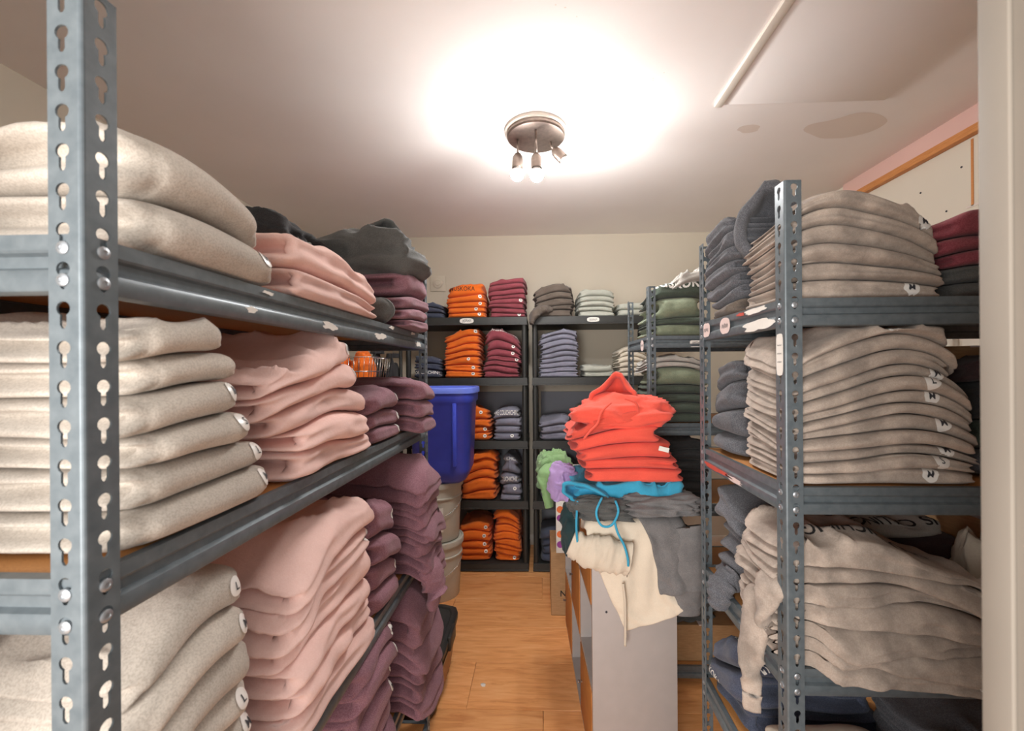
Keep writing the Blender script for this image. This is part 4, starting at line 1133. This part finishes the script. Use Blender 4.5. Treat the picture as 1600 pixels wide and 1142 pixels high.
# ------------------------------------------------------------------ black plastic shelves: back left unit
Yf = 2.992
def bs(loc, kind, mat, u0, u1, zb, ts, seed, **k):
    k.setdefault('q', 'far'); k.setdefault('rough', 1.0); k.setdefault('gF', .35)
    return stack(loc, kind, mat, 'F', u0, u1, k.pop('front', Yf), zb, ts, k.pop('depth', .34), seed, **k)
z1, z2, z3, z4, z5 = 1.832, 1.395, .94, .507, .062
DU, EU = 'back left plastic unit', 'back right plastic unit'
bs('left end of the top shelf, ' + DU, 'folded navy sweatshirt', 'navy', -.96, -.705, z1, [.036, .036, .036], 401, group='navy pile, top back shelf')
bs('orange pile on the top shelf, ' + DU, ['folded orange sweatshirt'] * 4 + ['folded orange sweatshirt with brown lettering'], 'orange', -.70, -.392, z1, [.042, .038, .04, .042, .088], 402, q='mid', stick={0: .33, 1: .26, 2: .35, 3: .36}, sag=.05, tilt=.08, gF=.5,
   texts={4: [('MUSKOKA', -.02, .0, -.028, .046, False, 'print_brown', .2, .85)]}, group='orange pile, top back shelf')
bs('maroon pile on the top shelf, ' + DU, 'folded maroon sweatshirt', 'maroon', -.385, -.10, z1, [.034, .034, .033, .036, .036, .036, .036, .038], 403, stick={0: .30, 3: .35}, sag=.12, rough=1.2, group='maroon pile, top back shelf')
bs('navy pile on the second shelf, ' + DU, ['folded navy sweatshirt with white lettering', 'folded navy sweatshirt', 'folded navy sweatshirt'], 'navy', -.945, -.722, z2, [.052, .05, .05], 404, q='mid', front=3.0,
   texts={0: [('COUCHICHING', .0, .0, -.02, .03, False, 'print_white', .3)]}, group='navy pile, second back shelf')
bs('orange pile on the second shelf, ' + DU, 'folded orange sweatshirt', 'orange', -.715, -.432, z2, [.046, .05, .05, .05, .05, .046, .048], 405, q='mid', stick={0: .3, 1: .38, 2: .2, 6: .38}, rough=1.5, sag=.06, gF=.6, group='orange pile, second back shelf')
bs('maroon pile on the second shelf, ' + DU, ['folded maroon sweatshirt'] * 6 + ['folded maroon sweatshirt with white lettering'], 'maroon', -.425, -.143, z2, [.045, .044, .045, .042, .046, .062, .064], 406, q='mid', stick={3: .35, 4: .28, 5: .26}, sag=.2, rough=1.8, thickvar=.4, ulean=.01,
   texts={6: [('COUCHICHING', .03, .03, 0, .034, True, 'print_white', .8)]}, group='maroon pile, second back shelf')
bs('orange pile on the third shelf, ' + DU, 'folded orange sweatshirt', 'orange', -.66, -.362, z3, [.05, .05, .052, .08], 407, q='mid', stick={0: .42, 1: .4, 3: .3}, rough=1.4, group='orange pile, third back shelf')
bs('slate pile on the third shelf, ' + DU, ['folded slate sweatshirt'] * 3 + ['folded slate sweatshirt with white lettering'], 'slate', -.355, -.142, z3, [.056, .054, .055, .062], 408, q='mid', stick={0: .2}, sag=.12,
   texts={3: [('LAKE COUCHICHING', .0, .0, -.030, .048, False, 'print_white', .2, .42)]}, group='slate pile, third back shelf')
bs('orange pile on the fourth shelf, ' + DU, 'folded orange sweatshirt', 'orange', -.605, -.318, z4, [.065, .07, .07, .066, .07], 409, q='mid', rough=1.8, thickvar=.38, sag=.16, group='orange pile, fourth back shelf')
bs('fourth-shelf slate pile, ' + DU, ['thin folded slate sweatshirt', 'folded slate sweatshirt', 'folded slate hoodie with white print', 'bulky slate hoodie with white lettering'], 'slate', -.312, -.142, z4, [.035, .065, .075, .12], 410, q='mid', stick={1: .25}, rough=1.7, sag=.2,
   texts={3: [('COUCHICHING', 0, .015, -.012, .034, False, 'print_white', .5, .72)], 2: [('COUCHICHING', .0, .0, -.035, .046, False, 'print_white', .2, .5)]}, group='slate pile, fourth back shelf')
bs('left orange pile on the bottom shelf, ' + DU, 'folded orange sweatshirt', 'orange', -.62, -.362, z5, [.05, .052, .06, .066, .05], 411, q='mid', stick={1: .35, 2: .4, 3: .38, 4: .36}, rough=1.5, group='left orange pile, bottom back shelf')
bs('right orange pile on the bottom shelf, ' + DU, 'folded orange sweatshirt', 'orange', -.355, -.145, z5, [.055, .036, .04, .04, .042, .04, .06, .05], 412, q='mid', stick={0: .36}, rough=1.6, thickvar=.35, group='right orange pile, bottom back shelf')
# back right unit
um = bs('brown-grey pile on the top shelf, ' + EU, 'folded brown-grey hoodie', 'umber', -.055, .25, z1, [.044, .042, .044, .042, .044], 421, q='mid', sag=.2, rough=1.8, thickvar=.4, gE=1.0, name='folded_hoodie', cat='hoodie', group='brown-grey pile, top back shelf')
sl = sleeve('sleeve', [(.04, 3.03, z1 + .05), (.0, 2.975, z1 + .045), (-.045, 2.945, z1 + .005), (-.062, 2.94, z1 - .06)], [.06, .065, .055, .03], 'umber', um[1][0], .5, 31, .2)
sl.location = Vector((.04, 3.03, z1 + .05)) - um[1][0].location
bs('pale sage pile on the top shelf, ' + EU, 'folded pale sage sweatshirt', 'sage', .262, .545, z1, [.036, .036, .038, .04, .05], 422, sag=.2, rough=1.3, group='sage pile, top back shelf')
bs('right end of the top shelf, ' + EU, 'folded pale sage sweatshirt', 'sage', .555, .80, z1, [.046, .05], 423, group='short sage pile, top back shelf')
bs('slate pile on the second shelf, ' + EU, 'folded slate sweatshirt', 'slate', -.02, .285, z2, [.036, .036, .036, .038, .037, .038, .038, .037, .036], 424, q='mid', sag=.12, rough=1.2, group='slate pile, second back shelf, right unit', gE=.9)
bs('pale sage pile on the second shelf, ' + EU, 'folded pale sage tee', 'sage', .292, .535, z2, [.042, .044], 425, cat='tee', name='folded_tee', group='sage pile, second back shelf')
bs('ivory pile on the second shelf, ' + EU, 'folded ivory tee', 'ivory', .545, .785, z2, [.036, .036, .035, .035, .036, .036], 426, sag=.25, cat='tee', name='folded_tee', group='ivory pile, second back shelf', gE=.9)
bs('slate pile on the third shelf, ' + EU, 'folded slate sweatshirt', 'slate', -.02, .23, z3, [.052, .052, .056], 427, q='mid', sag=.2, rough=1.4, group='slate pile, third back shelf, right unit')
bs('ivory pile on the third shelf, ' + EU, 'folded ivory tee', 'ivory', .238, .49, z3, [.04, .042, .042, .042, .042, .042], 428, sag=.25, cat='tee', name='folded_tee', group='ivory pile, third back shelf')
bs('slate pile on the fourth shelf, ' + EU, 'folded slate sweatshirt', 'slate', -.02, .27, z4, [.055, .056, .055, .056, .058], 429, rough=1.3, group='slate pile, fourth back shelf, right unit')
bs('navy pile on the bottom shelf, ' + EU, 'folded navy sweatshirt', 'navy', -.02, .28, z5, [.056, .056, .058, .06], 430, rough=1.3, sag=.2, group='navy pile, bottom back shelf, right unit')

# ------------------------------------------------------------------ the pile on the cabinet
stack('directly on the white cabinet top', 'folded smoke grey hoodie', 'smoke', 'F', .14, .52, 1.50, .906, [.034, .034], .40, 501, 'mid', rough=2.0, sag=.1, name='folded_hoodie', cat='hoodie', group='grey hoodies on the cabinet')
tq = stack('under the coral pile on the white cabinet', 'rumpled turquoise hoodie with cord', 'turquoise', 'F', .09, .53, 1.49, .976, [.062], .36, 502, 'near', rough=2.6, sag=.2, gF=.6, edge=1.51, droop=.4, name='folded_hoodie', cat='hoodie', thickvar=.4)
_o = tq[0][0]
hood('hood', (.15, 1.505, 1.0), (-.25, -1, .15), (.2, 0, 1), .075, .035, .08, 'turquoise', 23, parent=_o, poff=tq[0][3], amp=.2)
for pts in ([(.21, 1.455, 1.005), (.185, 1.42, .965), (.20, 1.41, .925), (.235, 1.412, .925), (.26, 1.425, .965), (.255, 1.45, .995)],
            [(.245, 1.418, .94), (.255, 1.41, .90), (.275, 1.40, .86), (.285, 1.395, .82), (.286, 1.395, .795)],
            [(.125, 1.46, .99), (.118, 1.43, .92), (.12, 1.425, .87), (.122, 1.425, .85)]):
    tube('drawstring', [Vector(p) - _o.location for p in spline(pts, 26)], .0042, M['turquoise'], _o)
co = stack('coral pile on the white cabinet', ['folded coral hoodie'] * 4 + ['loosely folded coral hoodie with raised hood'], 'coral', 'F', .15, .54, 1.505, 1.038, [.05, .042, .045, .055, .06], .34, 503, 'near',
      rough=2.0, sag=.14, tilt=.16, gE=1.0, gF=.45, ulean=-.07, widths=[1, 1, .96, .92, .86], name='folded_hoodie', cat='hoodie', group='coral hoodies on the cabinet', thickvar=.4)
_o = co[-1][0]; pc = co[-1][3]
hood('hood', (.275, 1.60, 1.318), (-.35, -1, .22), (.12, .1, 1), .088, .075, .11, 'coral', 29, .05, thick=.02, parent=_o, poff=pc, amp=.16)
b_ = crumple('hood_base', None, None, 'coral', (.30, 1.62, 1.235), (.17, .10, .07), 33, .32, 2.0, (1, 1, 1.5), parent=_o); b_.location = Vector((.30, 1.62, 1.235)) - _o.location
for pts in ([(.25, 1.50, 1.33), (.215, 1.485, 1.30), (.20, 1.48, 1.26), (.175, 1.475, 1.235), (.15, 1.475, 1.205)], [(.30, 1.50, 1.345), (.335, 1.49, 1.33), (.345, 1.485, 1.30)]):
    tube('drawstring', [Vector(p) - _o.location for p in spline(pts, 22)], .004, M['coral'], _o)
for k, (x, z) in ((2, (.435, 1.165)),):
    o = co[k][0]
    box('neck_label', (x - .018 - o.location.x, x + .018 - o.location.x, 1.492 - o.location.y, 1.496 - o.location.y, z - .008 - o.location.z, z + .008 - o.location.z), M['paper'], o).rotation_euler = (0, radians(14), 0)

def drape_pts(x0, x1, ytop, yedge, ztop, bottom, seed, amp=.02, freq=2.6, slant=.6, nu=56, nv=64, r=.02, xshift=None, push=0.0):
    s = np.linspace(-1, 1, nu); t = np.linspace(0, 1, nv)
    S, T = np.meshgrid(s, t, indexing='ij')
    zb = np.interp(s, np.linspace(-1, 1, len(bottom)), bottom)
    La = ytop - yedge - r; Lr = r * pi / 2; Lh = (ztop - r - zb)[:, None]
    d = T * (La + Lr + Lh)
    y = np.where(d < La, ytop - d, np.where(d < La + Lr, yedge + r - r * np.sin((d - La) / r), yedge))
    z = np.where(d < La, ztop, np.where(d < La + Lr, ztop - r + r * np.cos((d - La) / r), ztop - r - (d - La - Lr)))
    x = x0 + (x1 - x0) * (S + 1) / 2
    if xshift: x = x + xshift * np.clip(d - La, 0, 9)
    w = noise3(S * 1.5 + seed, T * 2.0, 0.3, seed) * .7
    f = 1 - abs(noise3(S * freq + slant * T * 2 + w, T * 1.1 + seed, .7, seed + 1))
    f2 = 1 - abs(noise3(S * freq * 2.1 - slant * T * 2 + w, T * 2.6 + seed, 1.7, seed + 2))
    disp = amp * (f ** 2.2) + amp * .45 * f2 ** 3 + push
    hang = np.clip((d - La) / .03, 0, 1)
    y = y - disp * hang; z = z + disp * .8 * (1 - hang)
    return np.stack([x, y, z], -1)
bn = cloth_obj(SIM[0], 'bone', 'bone white hoodie draped over the end panel of the white cabinet')
sl = sleeve('sleeve', [(.30, 1.435, .80), (.22, 1.435, .815), (.15, 1.44, .83), (.10, 1.45, .85)], [.055, .06, .055, .042], 'bone', bn, .55, 43, .2, up=(0, -1, 0))
sl.location = Vector((.30, 1.435, .80)) - bn.location
tube('drawstring', [Vector(p) - bn.location for p in spline([(.275, 1.428, .72), (.282, 1.432, .66), (.284, 1.438, .58), (.283, 1.44, .50)], 20)], .0045, M['bone'], bn)
gr = cloth_obj(SIM[1], 'smoke', 'smoke grey hoodie draped over the right front corner of the white cabinet')
sl = sleeve('sleeve', [(.50, 1.47, .90), (.51, 1.445, .82), (.50, 1.44, .74), (.497, 1.445, .66), (.497, 1.445, .61)], [.06, .062, .055, .047, .042], 'smoke', gr, .45, 48, .16, up=(0, -1, 0))
sl.location = Vector((.50, 1.47, .90)) - gr.location
crumple('crumpled_hoodie', 'dark grey hoodie bunched under the turquoise hoodie, left front of the cabinet top', 'hoodie', 'darkgrey', (.215, 1.50, .925), (.115, .07, .042), 53, .42, 2.2, (.6, 1.6, 1.6))
crumple('crumpled_hoodie', 'smoke grey hoodie bunched under the coral pile, right front of the cabinet top', 'hoodie', 'smoke', (.42, 1.50, .945), (.125, .075, .04), 57, .42, 2.2, (.6, 1.6, 1.6))
lf = crumple('crumpled_tee', 'leaf green tee bunched at the left edge of the cabinet top', 'tee', 'leaf', (.055, 1.92, .92), (.075, .10, .095), 61, .4, 2.2)
sl = sleeve('sleeve', [(.06, 1.84, 1.02), (.02, 1.81, 1.0), (.02, 1.80, .93), (.035, 1.79, .86)], [.035, .035, .028, .024], 'leaf', lf, .7, 63)
sl.location = Vector((.06, 1.84, 1.02)) - lf.location
crumple('crumpled_tee', 'lilac tee bunched beside the leaf green tee on the cabinet', 'tee', 'lilac', (.10, 1.73, .92), (.06, .075, .085), 67, .4, 2.2)
crumple('crumpled_cloth', 'dark teal cloth spilling out of an open cube of the cabinet', 'cloth', 'teal', (.185, 1.95, .615), (.085, .10, .12), 71, .35, 2.2)

# ------------------------------------------------------------------ cartons behind the cabinet
c1 = carton('closed cardboard carton on the floor behind the white cabinet', (.052, .40, 2.46, 2.80, 0, .37))
for nm, b in (('paper_label', (-.09, -.04, -.1712, -.1702, .16, .30)), ('paper_label', (-.09, -.045, -.1712, -.1702, .06, .11))): box(nm, b, M['paper'], c1)
V, F = text_flat('NZ'); o = obj('print', mesh_np('print', V * .05, F), M['print_black'], c1, (-.085, -.1706, .13), (pi / 2, 0, 0))
c2 = carton('open cardboard carton stacked on the closed carton behind the cabinet', (.10, .42, 2.47, 2.78, .374, .62), None, True)
M['candy'] = plain('orange_box_print', lin(236, 120, 60), .45, 0, .03); M['violet'] = plain('violet_box_print', lin(150, 60, 150), .45, 0, .03)
pk = empty('product_box', (.115, 2.455, .376), 'slim white product box with orange and violet patches, behind the cabinet', 'box')
box('box_body', (-.032, .032, -.012, .012, 0, .30), M['paper'], pk, .001)
for z, mt in ((.255, 'candy'), (.205, 'violet'), (.11, 'candy'), (.05, 'violet')):
    o = obj('printed_patch', lathe_me([(.02, -.0002), (.02, .0004)], 20), M[mt], pk, (-.008, -.0123, z), (pi / 2, 0, 0))

# ------------------------------------------------------------------ pails, blue bin, tote
def pail(label, c, h, bail=True, lid=True):
    r = empty('pail', c, label, 'pail', 'pale pails in a column')
    obj('pail_body', lathe_me([(.128, 0), (.130, .004), (.142, h * .72), (.150, h * .72), (.150, h * .74), (.144, h * .75), (.147, h - .012), (.135, h - .012)], 40), M['pail'], r)
    if lid: obj('lid', lathe_me([(.152, h - .036), (.158, h - .034), (.160, h - .012), (.158, h - .002), (.150, h), (.146, h - .006), (.0, h - .006)], 44, False), M['pail'], r)
    a = np.linspace(0, pi, 24)
    obj('bail_handle', tube_me(np.stack([.153 * np.cos(a), -.153 * np.sin(a) * .98 - .004, h * .70 - .10 * np.sin(a)], 1), .0025, 8), M['wire'], r)
    return r
p1 = pail('lower pale grey lidded pail on the floor beyond the left rack', (-.672, 2.70, .0), .372)
p2 = pail('upper pale grey pail with paper label, under the blue bin', (-.672, 2.70, .374), .372)
th = np.linspace(-2.0, -1.15, 10)
lb = mesh_np('paper_label', np.array([(.1435 * cos(a), .1435 * sin(a), z) for z in (.07, .22) for a in th]), np.array([(i, i + 1, 11 + i, 10 + i) for i in range(9)]))
obj('paper_label', lb, M['paper'], p2)

def rounded_tub(layers, n=40, sq=5.0):
    """layers (half x, half y, z) -> open tub shell"""
    V, F = [], []
    for hx, hy, z in layers:
        for k in range(n):
            a = 2 * pi * k / n; q = (abs(cos(a)) ** sq + abs(sin(a)) ** sq) ** (-1 / sq)
            V.append((hx * q * cos(a), hy * q * sin(a), z))
    for i in range(len(layers) - 1):
        for k in range(n): F.append((i * n + k, i * n + (k + 1) % n, (i + 1) * n + (k + 1) % n, (i + 1) * n + k))
    F.append(tuple(range(n))[::-1]); F.append(tuple(range((len(layers) - 1) * n, len(layers) * n)))
    me = mesh_np('tub', V, F)
    bm = bmesh.new(); bm.from_mesh(me); bmesh.ops.recalc_face_normals(bm, faces=bm.faces); bm.to_mesh(me); bm.free()
    me.set_sharp_from_angle(angle=radians(50))
    return me
bb = empty('storage_bin', (-.625, 2.665, .748), 'tall cobalt blue plastic bin standing on the pale pails', 'bin')
obj('bin_body', rounded_tub([(.12, .10, 0), (.15, .12, .02), (.178, .15, .09), (.196, .165, .50), (.207, .175, .51), (.208, .176, .575), (.196, .166, .575), (.172, .145, .1), (.15, .12, .03)]), M['blueplastic'], bb)
obj('rim', rounded_tub([(.209, .177, .560), (.217, .185, .562), (.217, .185, .592), (.21, .178, .598), (.199, .168, .596), (.198, .167, .57)]), M['blueplastic_rim'], bb)
for sx in (-1, 1): box('rib', (sx * .10 - .012, sx * .10 + .012, -.172, -.150, .12, .505), M['blueplastic'], bb, .004)

tt = empty('storage_tote', (-.68, 1.885, 0), 'low black storage tote with latched lid on the floor past the left rack', 'tote')
obj('tote_body', rounded_tub([(.215, .20, 0), (.225, .21, .008), (.25, .225, .225), (.255, .23, .228), (.25, .226, .23), (.22, .205, .02)], sq=8), M['plastic_black'], tt)
obj('lid', rounded_tub([(.256, .232, .222), (.262, .238, .224), (.262, .238, .246), (.25, .226, .256), (.235, .21, .256), (.23, .205, .248)], sq=8), M['plastic_black'], tt)
box('side_label', (.2415, .2445, -.15, .12, .03, .19), M['card'], tt).rotation_euler = (0, radians(8.5), 0)
box('latch', (.255, .272, -.05, .06, .20, .262), M['plastic_black'], tt, .005)

# ------------------------------------------------------------------ beyond the left rack
for k, (z, lab) in enumerate(((0, 'lowest'), (.454, 'middle'), (.908, 'top'))):
    carton(f'{lab} cardboard carton of the column behind the left rack', (-1.62, -1.07, 2.36, 2.80, z, z + .45), 'cartons behind the left rack')
wb = empty('wire_basket', (-1.19, 2.57, 1.363), 'chrome wire basket of orange garments on cartons behind the left rack', 'basket')
ms = []
bw, bd, bh = .17, .15, .17
for z, e in ((.004, 0), (bh * .5, .01), (bh, .02)):
    pts = [(-bw - e, -bd - e, z), (bw + e, -bd - e, z), (bw + e, bd + e, z), (-bw - e, bd + e, z), (-bw - e, -bd - e, z)]
    for a, b in zip(pts[:-1], pts[1:]): obj('rim_wire', tube_me([a, b], .0028, 6), M['wire'], wb)
for k in range(13):
    f = -1 + 2 * k / 12
    for sy in (-1, 1): obj('wire', tube_me([(f * (bw + .02), sy * (bd + .02), bh), (f * bw, sy * bd, .004)], .0018, 6), M['wire'], wb)
for k in range(9):
    f = -1 + 2 * k / 8
    for sx in (-1, 1): obj('wire', tube_me([(sx * (bw + .02), f * (bd + .02), bh), (sx * bw, f * bd, .004)], .0018, 6), M['wire'], wb)
    obj('wire', tube_me([(-bw, f * bd, .004), (bw, f * bd, .004)], .0018, 6), M['wire'], wb)
crumple('crumpled_tee', 'orange tee heaped at the left of the chrome wire basket', 'tee', 'orange', (-1.265, 2.57, 1.372), (.07, .11, .13), 81, .3, 2.0)
crumple('crumpled_tee', 'orange tee heaped at the right of the chrome wire basket', 'tee', 'orange', (-1.11, 2.57, 1.372), (.06, .11, .12), 83, .3, 2.0)
rl = empty('clothes_rail', (-1.0, 2.94, 0), 'dark clothes rail between the left wall and the black shelving', 'rail')
obj('upright', tube_me([(0, 0, 0.006), (0, 0, 1.70)], .012, 14), M['plastic_black'], rl)
obj('rail_foot', lathe_me([(.06, 0), (.06, .006), (.014, .012)], 24), M['plastic_black'], rl)
obj('rail_bar', tube_me([(-.938, 0, 1.70), (.02, 0, 1.70)], .012, 14), M['plastic_black'], rl)
for k, (x, lab) in enumerate(((-1.055, 'black jacket on a wire hanger, right end of the dark clothes rail'), (-1.17, 'black jacket on a wire hanger, second on the dark clothes rail'))):
    hg = crumple('hanging_jacket', lab, 'jacket', 'black', (x, 2.94, .76), (.045, .12, .40), 91 + k, .2, 1.6, (1, 1.5, .4), flat=.9, group='jackets on the clothes rail')
    top = hg.dimensions.z
    zt = max(v.co.z for v in hg.data.vertices)
    obj('hanger', tube_me(spline([(0, -.11, zt - .10), (0, -.06, zt - .04), (0, 0, zt + .0), (0, .0, zt + .03), (0, .018, 1.715 - .76), (0, 0, 1.719 - .76), (0, -.02, 1.70 - .76)], 40), .0028, 8), M['wire'], hg)
    obj('collar', lathe_me([(.05, 0), (.045, .03), (.035, .028), (.04, 0)], 24, False), M['black'], hg, (0, 0, zt - .02))
bt = empty('spray_bottle', (-.845, 1.52, 1.251), 'white and blue plastic bottle behind the pink pile on left rack', 'bottle')
obj('bottle_body', lathe_me([(.034, 0), (.038, .006), (.038, .15), (.030, .20), (.016, .225), (.016, .24)], 28), M['melamine'], bt)
obj('cap', lathe_me([(.019, .236), (.019, .262), (.012, .268)], 20), M['blueplastic'], bt)
obj('label_band', lathe_me([(.0386, .07), (.0388, .075), (.0388, .135), (.0386, .14)], 28, False), M['blueplastic'], bt)

# a crumb of paper on the floor
crumple('paper_scrap', 'tiny white scrap of paper on the wooden floor', 'scrap', M['paper'], (-.275, 1.905, .0002), (.011, .008, .004), 99, .4, 2.0, res=(20, 12))
print('garment triangles', TRI[0], 'objects', len(bpy.data.objects))

_seen = {}
for o in bpy.data.objects:
    if o.get('label') and o.get('category'):
        if len(o['label'].split()) > 16: print('LONG', o['label'])
        if o['label'] in _seen: print('DUP', o['label'])
        _seen[o['label']] = 1
